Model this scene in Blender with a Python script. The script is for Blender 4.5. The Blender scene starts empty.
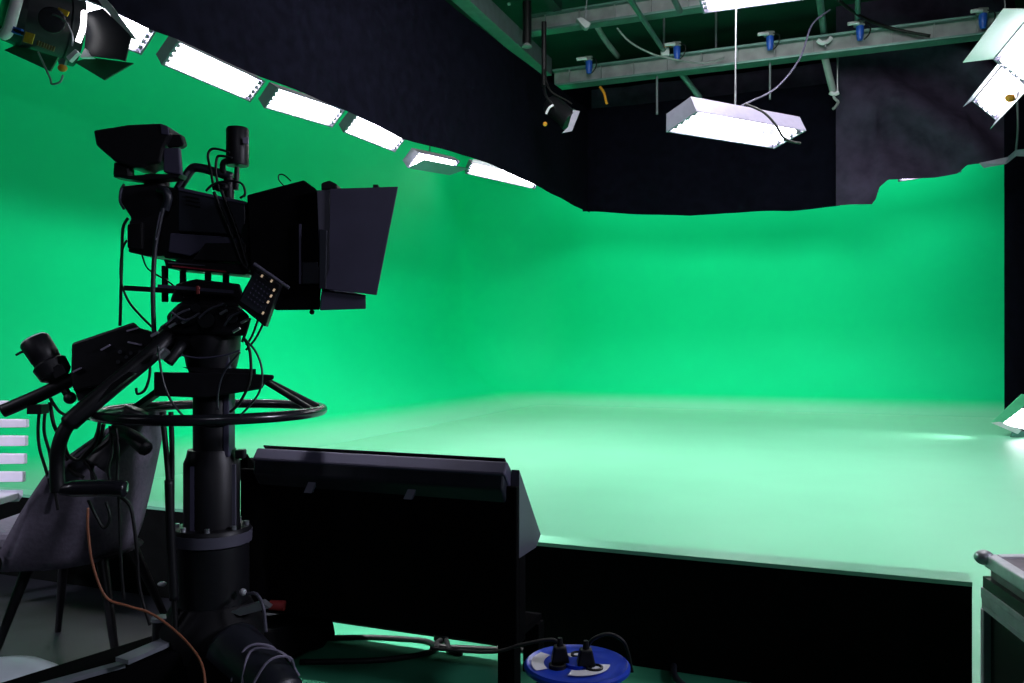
import bpy, bmesh, math, random
from mathutils import Vector, Matrix
random.seed(7)
C = bpy.context.scene.collection
V = Vector
# ---------------------------------------------------------------- camera frame
# room axes: x = along the back wall, y = into the studio, z = up.  Camera stands at (0,0,1).
F, CX, HY, EYE = 840.0, 512.0, 345.0, 1.0
S = 0.371; K = math.sqrt(1 - S * S); TH = math.asin(S)

def ray(px, py):
    X = (px - CX) / F
    return V((K * X - S, S * X + K, (HY - py) / F))
def at(px, py, Y): return V((0, 0, EYE)) + ray(px, py) * Y
def on_r(px, py, r): q = ray(px, py); return V((0, 0, EYE)) + q * (r / q.x)
def on_d(px, py, d): q = ray(px, py); return V((0, 0, EYE)) + q * (d / q.y)
def on_z(px, py, z): q = ray(px, py); return V((0, 0, EYE)) + q * ((z - EYE) / q.z)

# ---------------------------------------------------------------- materials
def mat(name, col, rough=0.5, metal=0.0, emit=None, es=0.0, var=0.15, scale=20.0, bump=0.0, spec=0.5, sheen=0.0):
    m = bpy.data.materials.new(name); m.use_nodes = True
    nt = m.node_tree; b = nt.nodes['Principled BSDF']
    b.inputs['Roughness'].default_value = rough
    b.inputs['Metallic'].default_value = metal
    b.inputs['Specular IOR Level'].default_value = spec
    if sheen: b.inputs['Sheen Weight'].default_value = sheen
    tc = nt.nodes.new('ShaderNodeTexCoord'); nz = nt.nodes.new('ShaderNodeTexNoise')
    nz.inputs['Scale'].default_value = scale; nz.inputs['Detail'].default_value = 4
    nt.links.new(tc.outputs['Object'], nz.inputs['Vector'])
    rp = nt.nodes.new('ShaderNodeValToRGB')
    lo = [max(0, c * (1 - var)) for c in col]; hi = [min(1, c * (1 + var)) for c in col]
    rp.color_ramp.elements[0].color = (*lo, 1); rp.color_ramp.elements[1].color = (*hi, 1)
    rp.color_ramp.elements[0].position = .3; rp.color_ramp.elements[1].position = .7
    nt.links.new(nz.outputs['Fac'], rp.inputs['Fac']); nt.links.new(rp.outputs['Color'], b.inputs['Base Color'])
    if bump:
        bp = nt.nodes.new('ShaderNodeBump'); bp.inputs['Strength'].default_value = bump; bp.inputs['Distance'].default_value = .01
        nt.links.new(nz.outputs['Fac'], bp.inputs['Height']); nt.links.new(bp.outputs['Normal'], b.inputs['Normal'])
    if emit:
        b.inputs['Emission Color'].default_value = (*emit, 1); b.inputs['Emission Strength'].default_value = es
    return m

M = {}
M['green'] = mat('green_paint', (.001, .61, .225), .6, var=.02, scale=1.2, spec=.06)
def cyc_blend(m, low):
    # paler low tone paints in the bright floor light, fading up the cove
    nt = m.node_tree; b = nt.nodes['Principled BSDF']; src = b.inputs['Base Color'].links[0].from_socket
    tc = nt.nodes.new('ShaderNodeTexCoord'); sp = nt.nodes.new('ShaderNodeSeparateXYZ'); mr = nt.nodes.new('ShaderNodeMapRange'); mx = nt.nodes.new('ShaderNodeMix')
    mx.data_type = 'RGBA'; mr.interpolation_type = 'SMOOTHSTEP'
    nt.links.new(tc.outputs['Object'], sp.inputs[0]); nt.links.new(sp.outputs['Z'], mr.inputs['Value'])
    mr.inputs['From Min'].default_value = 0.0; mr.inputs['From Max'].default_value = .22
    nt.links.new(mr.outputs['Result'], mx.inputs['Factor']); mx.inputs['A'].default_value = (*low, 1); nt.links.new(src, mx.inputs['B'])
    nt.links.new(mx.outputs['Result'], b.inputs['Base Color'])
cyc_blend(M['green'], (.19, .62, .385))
M['greenfloor'] = mat('green_floor_lit', (.215, .62, .40), .42, var=.03, scale=1.5, spec=.5)  # strong light on the floor put into the colour, paler than the wall
M['floor'] = mat('dark_studio_floor', (.014, .0145, .021), .5, var=.25, scale=6)
M['ceiling'] = mat('dark_green_deck', (.010, .034, .031), .6, var=.2, scale=3)
M['black'] = mat('black_plastic', (.0055, .0055, .0075), .45, var=.2, scale=40, spec=.3)
M['blackgl'] = mat('black_gloss', (.010, .010, .014), .25, var=.2, scale=30)
M['blackmat'] = mat('black_matte', (.0025, .0025, .003), .9, var=.2, spec=.04)
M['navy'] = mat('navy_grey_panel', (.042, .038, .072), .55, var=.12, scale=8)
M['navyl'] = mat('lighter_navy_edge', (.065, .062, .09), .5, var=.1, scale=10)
M['body'] = mat('camera_body_paint', (.014, .016, .024), .4, var=.15, scale=25)
M['rubber'] = mat('rubber', (.004, .004, .005), .6, var=.2, spec=.15)
M['cable'] = mat('black_cable', (.005, .005, .006), .5, var=.1, spec=.3)
M['brown'] = mat('orange_brown_cable', (.28, .10, .05), .5, var=.1)
M['steel'] = mat('steel', (.35, .36, .40), .35, metal=.8, var=.1)
M['chrome'] = mat('bright_metal', (.55, .55, .6), .3, metal=.5, var=.05)
M['red'] = mat('red_plastic', (.30, .03, .03), .5, var=.2)
M['redline'] = mat('red_anodised_line', (.35, .03, .05), .4, var=.1)
M['curtain'] = mat('black_drape', (.0026, .0026, .0062), .95, var=.3, scale=9, spec=.03)
M['curtain3'] = mat('grey_violet_drape', (.042, .034, .060), .95, var=.25, scale=5, spec=.03)
M['curtain2'] = mat('dark_violet_drape', (.009, .008, .016), .95, var=.3, scale=6, spec=.03)
M['grey'] = mat('grey_steel_paint', (.16, .17, .20), .5, var=.15, scale=8)
M['beam'] = mat('grey_green_beam', (.26, .28, .29), .5, var=.25, scale=5)
M['pipe'] = mat('green_tinted_pipe', (.12, .24, .22), .4, metal=.3, var=.15, scale=6)
M['white'] = mat('white_paint', (.75, .74, .80), .5, var=.04)
M['whitechair'] = mat('white_lacquer', (.85, .80, .92), .5, var=.05)
M['reflector'] = mat('white_reflector', (.85, .85, .9), .35, var=.02)
M['housing'] = mat('lilac_grey_housing', (.22, .20, .28), .5, var=.06)
M['tube'] = mat('lit_tube', (.9, .9, .95), .4, emit=(.96, .95, 1.0), es=9, var=.0)
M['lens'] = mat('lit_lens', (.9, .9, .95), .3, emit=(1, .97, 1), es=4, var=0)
M['orange'] = mat('orange_plastic', (.75, .30, .02), .5, var=.1)
M['yellow'] = mat('yellow_label', (.55, .40, .03), .5, var=.15, scale=60)
M['blue'] = mat('blue_plastic', (.02, .10, .55), .35, var=.1)
M['bluereel'] = mat('blue_reel_plastic', (.012, .05, .50), .3, var=.08)
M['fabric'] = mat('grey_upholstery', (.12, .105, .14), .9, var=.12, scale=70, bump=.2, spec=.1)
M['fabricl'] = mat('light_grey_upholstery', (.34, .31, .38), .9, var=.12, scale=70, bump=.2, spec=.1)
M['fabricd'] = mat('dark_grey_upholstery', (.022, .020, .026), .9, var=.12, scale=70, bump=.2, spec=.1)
M['alu'] = mat('aluminium_trim', (.62, .60, .68), .42, metal=.2, var=.12, scale=30)
M['casetop'] = mat('worn_case_laminate', (.22, .18, .22), .6, var=.25, scale=14)
M['caseside'] = mat('black_laminate', (.010, .010, .013), .5, var=.2)
M['greendoor'] = mat('dark_green_leaf', (.006, .11, .045), .6, var=.08)  # green reflection of the wall put into the leaf colour
M['greendoorl'] = mat('pale_green_leaf', (.12, .62, .33), .5, var=.05)  # leaf coloured with the green it reflects
M['partition'] = mat('partition_black', (.0035, .004, .004), .85, var=.2, spec=.06)
M['pad'] = mat('button_glow', (.7, .5, .3), .5, emit=(1, .75, .5), es=.35, var=0)
M['paleblue'] = mat('pale_blue_white_plastic', (.55, .62, .66), .4, var=.05)

# ---------------------------------------------------------------- mesh builder
def basis(a):
    a = a.normalized(); u = V((0, 0, 1)) if abs(a.z) < .95 else V((1, 0, 0))
    x = u.cross(a).normalized(); return x, a.cross(x), a
def smooth_path(pts, n=8, closed=False):
    P = [V(p) for p in pts]; L = len(P); out = []
    if L < 3: return P
    rng = L if closed else L - 1
    for i in range(rng):
        if closed: a, b, c, d = P[(i - 1) % L], P[i], P[(i + 1) % L], P[(i + 2) % L]
        else: a, b, c, d = P[max(i - 1, 0)], P[i], P[i + 1], P[min(i + 2, L - 1)]
        for k in range(n):
            t = k / n
            out.append(.5 * ((2 * b) + (c - a) * t + (2 * a - 5 * b + 4 * c - d) * t * t + (3 * b - a - 3 * c + d) * t ** 3))
    if not closed: out.append(P[-1])
    return out

class MB:
    def __init__(self): self.b = bmesh.new()
    def poly(self, pts): return self.b.faces.new([self.b.verts.new(p) for p in pts])
    def hexa(self, lo, hi):
        a = [self.b.verts.new(p) for p in lo]; c = [self.b.verts.new(p) for p in hi]; n = len(a)
        self.b.faces.new(a[::-1]); self.b.faces.new(c)
        for i in range(n): self.b.faces.new((a[i], a[(i + 1) % n], c[(i + 1) % n], c[i]))
        return self
    def prism(self, pts, vec): pts = [V(p) for p in pts]; return self.hexa(pts, [p + V(vec) for p in pts])
    def box(self, c, s, rot=None):
        c = V(c); x, y, z = [v / 2 for v in s]
        def q(a, b, d):
            p = V((a, b, d)); return c + (rot @ p if rot else p)
        return self.hexa([q(-x, -y, -z), q(x, -y, -z), q(x, y, -z), q(-x, y, -z)], [q(-x, -y, z), q(x, -y, z), q(x, y, z), q(-x, y, z)])
    def bar(self, p, q, w, h):
        p, q = V(p), V(q); x, y, a = basis(q - p); f = lambda o: [o - x * w / 2 - y * h / 2, o + x * w / 2 - y * h / 2, o + x * w / 2 + y * h / 2, o - x * w / 2 + y * h / 2]
        return self.hexa(f(p), f(q))
    def rings(self, rings, cap=True, closed=False):
        vs = [[self.b.verts.new(p) for p in r] for r in rings]; n = len(vs[0]); L = len(vs)
        for i in range(L if closed else L - 1):
            A, B = vs[i], vs[(i + 1) % L]
            for k in range(n): self.b.faces.new((A[k], A[(k + 1) % n], B[(k + 1) % n], B[k]))
        if cap and not closed: self.b.faces.new(vs[0][::-1]); self.b.faces.new(vs[-1])
        return self
    def cyl(self, p, q, r, r2=None, n=20):
        p, q = V(p), V(q); r2 = r if r2 is None else r2; x, y, a = basis(q - p)
        c = [(math.cos(2 * math.pi * k / n), math.sin(2 * math.pi * k / n)) for k in range(n)]
        return self.rings([[o + (x * u + y * v) * R for u, v in c] for o, R in ((p, r), (q, r2))])
    def lathe(self, prof, o=(0, 0, 0), axis=(0, 0, 1), n=32):
        o = V(o); x, y, a = basis(V(axis))
        c = [(math.cos(2 * math.pi * k / n), math.sin(2 * math.pi * k / n)) for k in range(n)]
        return self.rings([[o + a * h + (x * u + y * v) * max(R, 1e-4) for u, v in c] for R, h in prof])
    def tube(self, pts, r, n=8, sm=8, closed=False):
        P = smooth_path(pts, sm, closed); rings = []; L = len(P); x = None
        for i, p in enumerate(P):
            t = (P[(i + 1) % L] - P[i - 1]) if closed else (P[min(i + 1, L - 1)] - P[max(i - 1, 0)])
            if t.length < 1e-9: t = V((0, 0, 1))
            t.normalize()
            if x is None: x = basis(t)[0]
            x = x - t * x.dot(t); x.normalize(); y = t.cross(x)
            R = r(i / (L - 1)) if callable(r) else r
            rings.append([p + (x * math.cos(2 * math.pi * k / n) + y * math.sin(2 * math.pi * k / n)) * R for k in range(n)])
        return self.rings(rings, closed=closed)
    def ball(self, c, r, sc=(1, 1, 1)):
        bmesh.ops.create_uvsphere(self.b, u_segments=16, v_segments=10, radius=r, matrix=Matrix.Translation(V(c)) @ Matrix.Diagonal((*sc, 1)))
        return self
    def grid(self, rows):
        vs = [[self.b.verts.new(p) for p in r] for r in rows]
        for i in range(len(vs) - 1):
            for j in range(len(vs[0]) - 1): self.b.faces.new((vs[i][j], vs[i][j + 1], vs[i + 1][j + 1], vs[i + 1][j]))
        return self
    def build(self, name, m, parent=None, bev=0, smooth=None, solid=0, recalc=True):
        if recalc: bmesh.ops.recalc_face_normals(self.b, faces=self.b.faces)
        me = bpy.data.meshes.new(name); self.b.to_mesh(me); self.b.free()
        me.materials.append(m)
        o = bpy.data.objects.new(name, me); C.objects.link(o)
        if parent: o.parent = parent
        if solid:
            md = o.modifiers.new('solid', 'SOLIDIFY'); md.thickness = solid; md.offset = 0
        if bev:
            md = o.modifiers.new('bevel', 'BEVEL'); md.width = bev; md.segments = 2; md.limit_method = 'ANGLE'
        if smooth:
            for p in me.polygons: p.use_smooth = True
            if smooth != 'all': me.set_sharp_from_angle(angle=math.radians(40))
        return o

def tag(o, label, cat, group=None, kind=None):
    o['label'] = label; o['category'] = cat
    if group: o['group'] = group
    if kind: o['kind'] = kind
    return o
def thing(name, label, cat, loc=(0, 0, 0), rz=0, group=None, mw=None):
    o = bpy.data.objects.new(name, None); o.empty_display_size = .05; C.objects.link(o)
    if mw is not None: o.matrix_world = mw
    else: o.location = loc; o.rotation_euler = (0, 0, rz)
    return tag(o, label, cat, group)
def struct(o): o['kind'] = 'structure'; return o

class Fr:
    """frame standing on the place seen at pixel column px, distance Y, turned with the line of sight"""
    def __init__(s, px, Y, z0=0.0):
        s.Y, s.z0 = Y, z0; s.X = (px - CX) / F * Y
        s.loc = V((K * s.X - S * Y, S * s.X + K * Y, z0))
    def p(s, px, py, dy=0.0):
        Y = s.Y + dy
        return V(((px - CX) / F * Y - s.X, dy, EYE + (HY - py) / F * Y - s.z0))
    def poly(s, pts, dy): return [s.p(x, y, dy) for x, y in pts]
    def w(s, n, dy=0.0): return n * (s.Y + dy) / F

def lamp(name, loc, aim, sx, sy, power, col=(1, 1, 1), spread=math.pi):
    l = bpy.data.lights.new(name, 'AREA'); l.shape = 'RECTANGLE'; l.size = sx; l.size_y = sy
    l.energy = power; l.color = col; l.spread = spread
    o = bpy.data.objects.new(name, l); C.objects.link(o); o.location = loc
    o.rotation_euler = (V(aim) - V(loc)).to_track_quat('-Z', 'Y').to_euler()
    return o

# ================================================================ SETTING
RL, RR, DB = -6.1, 2.25, 14.5            # left wall, right end of the green wall, back wall
WH, CV, CR = 4.5, 1.3, 1.5              # wall height, floor cove radius, corner radius
def cove_profile():
    pr = []
    for k in range(9):
        a = math.pi / 2 * k / 8
        pr.append((CV - CV * math.sin(a), CV - CV * math.cos(a)))     # distance from wall, height
    return [(d, h) for d, h in pr] + [(0, 1.8), (0, 2.4), (0, 3.2), (0, WH)]
PR = cove_profile()
def path_pt(s_kind, t):
    if s_kind == 'left': return V((RL, t, 0)), V((1, 0, 0))
    if s_kind == 'back': return V((t, DB, 0)), V((0, -1, 0))
    c = V((RL + CR, DB - CR, 0)); n = V((-math.cos(t), math.sin(t), 0)); return c + n * CR, -n
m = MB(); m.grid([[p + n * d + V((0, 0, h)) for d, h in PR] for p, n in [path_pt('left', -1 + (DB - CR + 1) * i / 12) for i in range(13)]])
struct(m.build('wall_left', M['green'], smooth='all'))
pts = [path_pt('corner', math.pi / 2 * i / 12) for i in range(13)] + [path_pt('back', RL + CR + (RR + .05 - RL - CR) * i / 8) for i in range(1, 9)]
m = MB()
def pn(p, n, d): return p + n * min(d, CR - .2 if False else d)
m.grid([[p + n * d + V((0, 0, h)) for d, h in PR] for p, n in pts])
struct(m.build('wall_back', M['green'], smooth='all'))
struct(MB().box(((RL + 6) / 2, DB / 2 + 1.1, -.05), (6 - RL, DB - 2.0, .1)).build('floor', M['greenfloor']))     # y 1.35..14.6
# green apron under the partition and dark floor in front
FS = Fr(212, 2.5)
struct(MB().hexa([V((-6.1, -1.5, -.1)), V((-1.80, -1.5, -.1)), V((-1.80, 2.60, -.1)), V((-6.1, 2.60, -.1))],
                 [V((-6.1, -1.5, .004)), V((-1.80, -1.5, .004)), V((-1.80, 2.60, .004)), V((-6.1, 2.60, .004))]).build('floor_front', M['floor']))
M['apron'] = mat('green_floor_shaded', (.03, .22, .12), .5, var=.15, scale=4)  # same green floor in shade, the shade put into the colour
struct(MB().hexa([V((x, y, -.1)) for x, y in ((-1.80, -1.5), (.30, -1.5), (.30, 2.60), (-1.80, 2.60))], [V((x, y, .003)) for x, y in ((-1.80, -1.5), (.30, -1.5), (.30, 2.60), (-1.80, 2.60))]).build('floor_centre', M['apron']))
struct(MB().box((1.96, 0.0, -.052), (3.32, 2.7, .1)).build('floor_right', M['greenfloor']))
struct(MB().box((0, 7, 6.15), (12.4, 18, .1)).build('ceiling', M['ceiling']))
struct(MB().box((0, 15.0, 3.05), (12.4, .1, 6.1)).build('wall_rear', M['curtain']))
struct(MB().box((6.05, 7, 3.05), (.1, 18, 6.1)).build('wall_right', M['curtain']))

# ================================================================ LOW PARTITION
t = thing('low_partition', 'long low black partition with green capping, dividing green floor from camera area', 'partition', (-2.8, 2.61, 0))
MB().box((0, 0, .175), (6.2, .09, .35)).build('panel', M['partition'], t)
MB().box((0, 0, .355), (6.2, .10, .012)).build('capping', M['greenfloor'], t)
EX = .312 - (-2.8)
t.location.x = .312 - 3.1

# ================================================================ CURTAINS
def curtain(name, label, cols, top, hem, m, amp=.06, freq=9, rows=14, nrm=None, swag=None):
    """cols: list of plan points; top(i), hem(i) heights"""
    n = len(cols); R = []; s = 0
    for i in range(n):
        if i: s += (cols[i] - cols[i - 1]).length
        a = cols[min(i + 1, n - 1)] - cols[max(i - 1, 0)]; nv = V((a.y, -a.x, 0)).normalized()
        col = []
        for k in range(rows + 1):
            u = k / rows; z = top[i] + (hem[i] - top[i]) * u
            off = amp * (.35 + .65 * u) * (math.sin(freq * s + .5 * math.sin(2.1 * s)) + .45 * math.sin(freq * .43 * s + 1.7))
            if swag: off += swag(i / (n - 1), u)
            col.append(V((cols[i].x, cols[i].y, z)) + nv * off)
        R.append(col)
    o = MB().grid(R).build(name, m, smooth='all'); 
    return tag(o, label, 'curtain', 'blackout curtains around the studio')
def interp(tab, x):
    if x <= tab[0][0]: return tab[0][1]
    for (a, b), (c, d) in zip(tab, tab[1:]):
        if x <= c: return b + (d - b) * (x - a) / (c - a)
    return tab[-1][1]
# left curtain: hem from what shows above the lights
hemL = [(-60, -40), (60, -12), (100, 4), (150, 30), (173, 38), (261, 77), (345, 110), (404, 139), (470, 157), (500, 168), (541, 188), (565, 201), (590, 213)]
topL = [(-60, -700), (300, -210), (430, -12), (500, 38), (545, 72), (590, 106)]
cols, tp, hm = [], [], []
N = 150
for i in range(N + 1):
    d = 3.0 + (13.3 - 3.0) * i / N
    r = -4.4 + .45 * (d - 4) / 9.2
    X = K * r + S * d; Y = -S * r + K * d; px = CX + F * X / Y
    cols.append(V((r, d, 0))); hm.append(EYE + (HY - interp(hemL, px)) / F * Y); tp.append(4.85)
curtain('blackout_curtain', 'long black curtain along the left wall above the row of tube lights', cols, tp, hm, M['curtain'], amp=.012, freq=5)
hemB = [(560, 211), (590, 212), (640, 214), (690, 216), (725, 213), (790, 211), (840, 206)]
def back_curtain(label, x0, x1, d, hem, topz, m, amp, freq, n=90, swag=None):
    a, b = on_d(x0, HY, d), on_d(x1, HY, d); cols, tp, hm = [], [], []
    for i in range(n + 1):
        p = a.lerp(b, i / n); X = K * p.x + S * p.y; Y = -S * p.x + K * p.y; px = CX + F * X / Y
        cols.append(V((p.x, p.y, 0))); hm.append(EYE + (HY - interp(hem, px)) / F * Y); tp.append(topz(px))
    return curtain('blackout_curtain', label, cols, tp, hm, m, amp, freq, swag=swag)
zt = on_d(640, 104, 13.25).z
back_curtain('black curtain across the back wall behind the hanging tube light', 583, 840, 13.25, hemB, lambda px: zt, M['curtain'], .05, 5.0)
hemC = [(830, 206), (872, 205), (876, 199), (879, 188), (888, 180), (935, 177), (958, 173), (967, 165), (1010, 163)]
def sw(i, u): return (.08 + .9 * u * (1 - u)) * math.sin(11 * (u * 1.25 - .85 * i * i) + 1.2) * min(1, 2.5 * i)
back_curtain('swagged black curtain with raised hem at the right of the back wall', 836, 1016, 13.05, hemC, lambda px: 5.9, M['curtain3'], .05, 5.0, swag=sw)
# right drape, floor length
a = on_d(1004, HY, 12.6); cols = [V((a.x + 2.6 * i / 60, 12.6 + .02 * i / 60, 0)) for i in range(61)]
curtain('blackout_curtain', 'floor-length black curtain at the right edge beside the floor light', cols, [4.2] * 61, [.02] * 61, M['curtain'], .05, 9)
# dark cloth high behind the rigging
cols = [V((-4.2 + 4.6 * i / 60, 14.3, 0)) for i in range(61)]
curtain('blackout_curtain', 'dark grey curtain high behind the grey steel girder', cols, [5.5] * 61, [4.4] * 61, M['curtain3'], .06, 7)

# ================================================================ FLUORESCENT FIXTURES
def fluoro(name, label, a, b, nrm, width=.36, tubes=4, doors=((1, 60), (-1, 60)), power=60, group=None, depth=.10, doorlen=.26, hang=None, doormat='housing', spread=math.pi, lampcol=(1, .98, 1), es=None):
    a, b, nrm = V(a), V(b), V(nrm); x = (b - a); L = x.length; x.normalize()
    nrm = (nrm - x * nrm.dot(x)).normalized(); y = nrm.cross(x)
    mw = Matrix((x, y, nrm)).transposed().to_4x4(); mw.translation = (a + b) / 2
    t = thing(name, label, 'light fixture', group=group, mw=mw)
    W = width / 2; D = depth
    # tray: back and sloping sides
    q = MB(); tk = .012
    q.box((0, 0, -D), (L, width * .8, tk))
    for s in (-1, 1):
        q.hexa([V((-L / 2, s * W * .8, -D - tk)), V((L / 2, s * W * .8, -D - tk)), V((L / 2, s * W, 0)), V((-L / 2, s * W, 0))],
               [V((-L / 2, s * (W * .8 - tk), -D)), V((L / 2, s * (W * .8 - tk), -D)), V((L / 2, s * (W - tk), 0)), V((-L / 2, s * (W - tk), 0))])
    q.build('housing', M['housing'], t, bev=.004)
    MB().box((0, 0, -D + .02), (L - .04, width * .72, .008)).build('reflector', M['reflector'], t)
    for s in (-1, 1):
        e = MB().hexa([V((s * L / 2, -W * .8, -D)), V((s * L / 2, W * .8, -D)), V((s * L / 2, W, 0)), V((s * L / 2, -W, 0))],
                  [V((s * (L / 2 - .02), -W * .8, -D)), V((s * (L / 2 - .02), W * .8, -D)), V((s * (L / 2 - .02), W, 0)), V((s * (L / 2 - .02), -W, 0))]).build('end_plate', M['housing'], t)
        for k in range(tubes):
            yy = (k - (tubes - 1) / 2) * width * .8 / tubes
            MB().cyl((s * (L / 2 - .02), yy, -.03), (s * (L / 2 - .075), yy, -.03), min(.024, width * .075), n=12).build('socket', M['grey'], e)
    for k in range(tubes):
        yy = (k - (tubes - 1) / 2) * width * .8 / tubes
        MB().cyl((-L / 2 + .06, yy, -.025), (L / 2 - .06, yy, -.025), min(.021, width * .07), n=12).build('tube', M['tube'], t, smooth=True)
    for s, ang in doors:
        r = math.radians(ang); dy, dz = math.cos(r) * doorlen, math.sin(r) * doorlen
        q = MB(); ins = .04
        lo = [V((-L / 2 + .01, s * W, .0)), V((L / 2 - .01, s * W, .0)), V((L / 2 + ins, s * (W + dy), dz)), V((-L / 2 - ins, s * (W + dy), dz))]
        nn = (lo[1] - lo[0]).cross(lo[3] - lo[0]).normalized() * .006
        q.prism(lo, nn).build('barn_door', M[doormat], t)
    if hang:
        q = MB(); top = mw.inverted() @ V((((a + b) / 2).x, ((a + b) / 2).y, hang)); 
        q.cyl((0, 0, -D), top, .008, n=10)
        q.build('hanger', M['steel'], t)
        MB().box((0, 0, -D - .03), (.12, .10, .05)).build('hanger_plate', M['grey'], t)
    if power:
        o = lamp('fixture_light', (0, 0, 0), (0, 0, -1), L - .1, width * .7, power, lampcol, spread)
        o.matrix_world = mw @ Matrix.Translation((0, 0, -.055)) @ Matrix.Rotation(math.pi, 4, 'X')
    return t

GR = 'tube lights in the left row'
nL = (1, 0, -1.0)
PWL = 30
def left_fix(label, x0, y0, x1, y1, r, **kw):
    a, b = on_r(x0, y0, r), on_r(x1, y1, r)
    return fluoro('tube_light', label, a, b, nL, group=GR, power=PWL, hang=6.1, **kw)
left_fix('tube light nearest the black spotlight in the left row', 60, 8, 150, 42, -4.75, width=.24, doors=())
left_fix('second lit tube light along the left curtain hem, right of the spotlight doors', 170, 53, 258, 92, -4.75, width=.23, doors=())
left_fix('third lit tube light along the left curtain hem, above the camera handle', 271, 98, 339, 119, -4.75, width=.23, doors=())
left_fix('fourth lit tube light along the left curtain hem, above the lens hood', 350, 124, 401, 145, -4.75, width=.23, doors=())
left_fix('fifth lit tube light in the left row with raised white flap', 413, 160, 455, 168, -4.7, width=.23, doors=((-1, 150),), doorlen=.26)
a, b = at(468, 168, 13.6), at(538, 184, 14.2)
fluoro('tube_light', 'sixth tube light at the corner where the curtain hem dips', a, b, (.5, -.7, -.9), group=GR, power=20, hang=6.1, doors=((1, 40),), doorlen=.18, width=.24)

# hanging light in the middle
a, b = at(681, 122, 7.3), at(790, 140, 8.0)
fluoro('tube_light', 'white tube light hanging on a steel rod before the back curtain', a, b, (-.05, -.45, -1), width=.40, power=45, hang=6.1, doors=(), depth=.15)
t = bpy.data.objects['tube_light.006']
for xx, w_, h_ in ((.18, .03, .14), (.30, .11, .13)):
    MB().hexa([V((xx - w_ / 2, .12, 0)), V((xx + w_ / 2, .12, 0)), V((xx + w_ / 2, .13, 0)), V((xx - w_ / 2, .13, 0))], [V((xx - w_ * .2, .12, h_)), V((xx + w_ * .2, .12, h_)), V((xx + w_ * .2, .13, h_)), V((xx - w_ * .2, .13, h_))]).build('diffuser_tab', M['reflector'], t)
# light cut by the top of the frame
a, b = on_z(700, 4, 4.2), on_z(850, -17, 4.2)
fluoro('tube_light', 'white tube light cut off by the top edge of the photo', a, b, (0, -.1, -1), width=.40, power=50, hang=6.1, doors=(), depth=.16)
# right row
GRR = 'tube lights in the right row'
fluoro('tube_light', 'bigger tube light at the upper right edge with open white flap', at(1054, 24, 7.3), at(1009, 73, 8.4), (-1, -.3, -1), width=.42, power=60, group=GRR, doors=((-1, 45),), doorlen=.26, hang=6.1, tubes=5, doormat='reflector')
fluoro('tube_light', 'smaller tube light at the right edge with orange knob', at(1020, 70, 8.9), at(984, 111, 10.0), (-1, -.05, -1), width=.36, power=55, group=GRR, doors=((1, 75), (-1, 75)), doorlen=.10, hang=6.1, doormat='grey')
# lights behind the back curtain
GB = 'cyclorama lights behind the back curtain'
fluoro('tube_light', 'sliver of a lit tube light under the raised back curtain hem', on_d(898, 176, 13.7), on_d(962, 166, 13.7), (0, -.5, -1), width=.3, power=25, group=GB, doors=(), hang=6.1)
# grey flap light at right edge
a, b = at(984, 163, 10.6), at(1030, 148, 9.6)
t = thing('light_flag', 'bent pale flap hanging below the right row of lights', 'flag', (a + b) / 2)
pp = [at(979, 163, 10.6), at(1008, 157, 10.4), at(1016, 150, 10.2), at(1034, 148, 10.0)]
pp2 = [at(984, 168, 10.6), at(1006, 164, 10.4), at(1016, 156, 10.2), at(1034, 157, 10.0)]
q = MB(); q.grid([[p - t.location for p in pp], [p - t.location for p in pp2]]); q.build('flap', M['housing'], t, solid=.01)
MB().tube([pp[2] - t.location, pp[2] - t.location + V((.02, 0, .3)), pp[2] - t.location + V((.0, 0, .9))], .012).build('bracket', M['grey'], t)
b_ = at(1010, 98, 8.9); t = thing('spring_clamp', 'small orange clamp on the right row of lights', 'clamp', b_)
MB().ball((0, 0, 0), .05, (1, .7, .9)).build('grip', M['orange'], t)
MB().tube([(0, 0, 0), (.05, 0, -.02), (.08, 0, .06)], .01).build('jaw', M['steel'], t)

# ================================================================ FLOOR LIGHT at right edge
b0 = at(1030, 437, 9.1); b0.z = 0
x0 = V((K, S, 0)); y0 = V((-S, K, 0))
t = thing('floor_light', 'tube light standing on the green floor at the right edge', 'light fixture', b0, TH)
f = Fr(1030, 9.1)
P = lambda x, y, d=0: f.p(x, y, d)
q = MB(); q.hexa(f.poly([(1001, 425), (1036, 432), (1060, 410), (1030, 398)], .02), f.poly([(1004, 428), (1040, 436), (1066, 413), (1034, 399)], .3)).build('housing', M['grey'], t, bev=.01)
q = MB(); q.prism(f.poly([(1003, 421), (1024, 427), (1040, 415), (1022, 408)], 0), (0, .015, 0)).build('reflector', M['reflector'], t)
for k in range(4):
    u = k / 3
    MB().cyl(P(1005 + 14 * u, 421 - 11 * u + 2, -.03), P(1028 + 12 * u, 428 - 11 * u, -.03), .02, n=10).build('tube', M['tube'], t)
q = MB(); q.prism(f.poly([(992, 422), (1022, 394), (1034, 396), (1018, 412), (1004, 422)], -.04), (0, .012, 0)).build('barn_door', M['greendoorl'], t)
q = MB(); q.prism(f.poly([(992, 423), (1000, 422), (1022, 430), (1018, 434)], -.06), (0, .02, 0)).build('barn_door', M['reflector'], t)
q = MB(); q.hexa(f.poly([(1012, 431), (1050, 433), (1050, 437), (1010, 437)], -.02), f.poly([(1012, 431), (1050, 433), (1050, 436.5), (1010, 436.5)], .25)).build('foot', M['pipe'], t)
lamp('floor_light_lamp', b0 + V((-.45, -.15, .25)), b0 + V((-3.2, -1.0, -.05)), .3, .2, 4, (1, 1, 1), 1.8)

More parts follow.
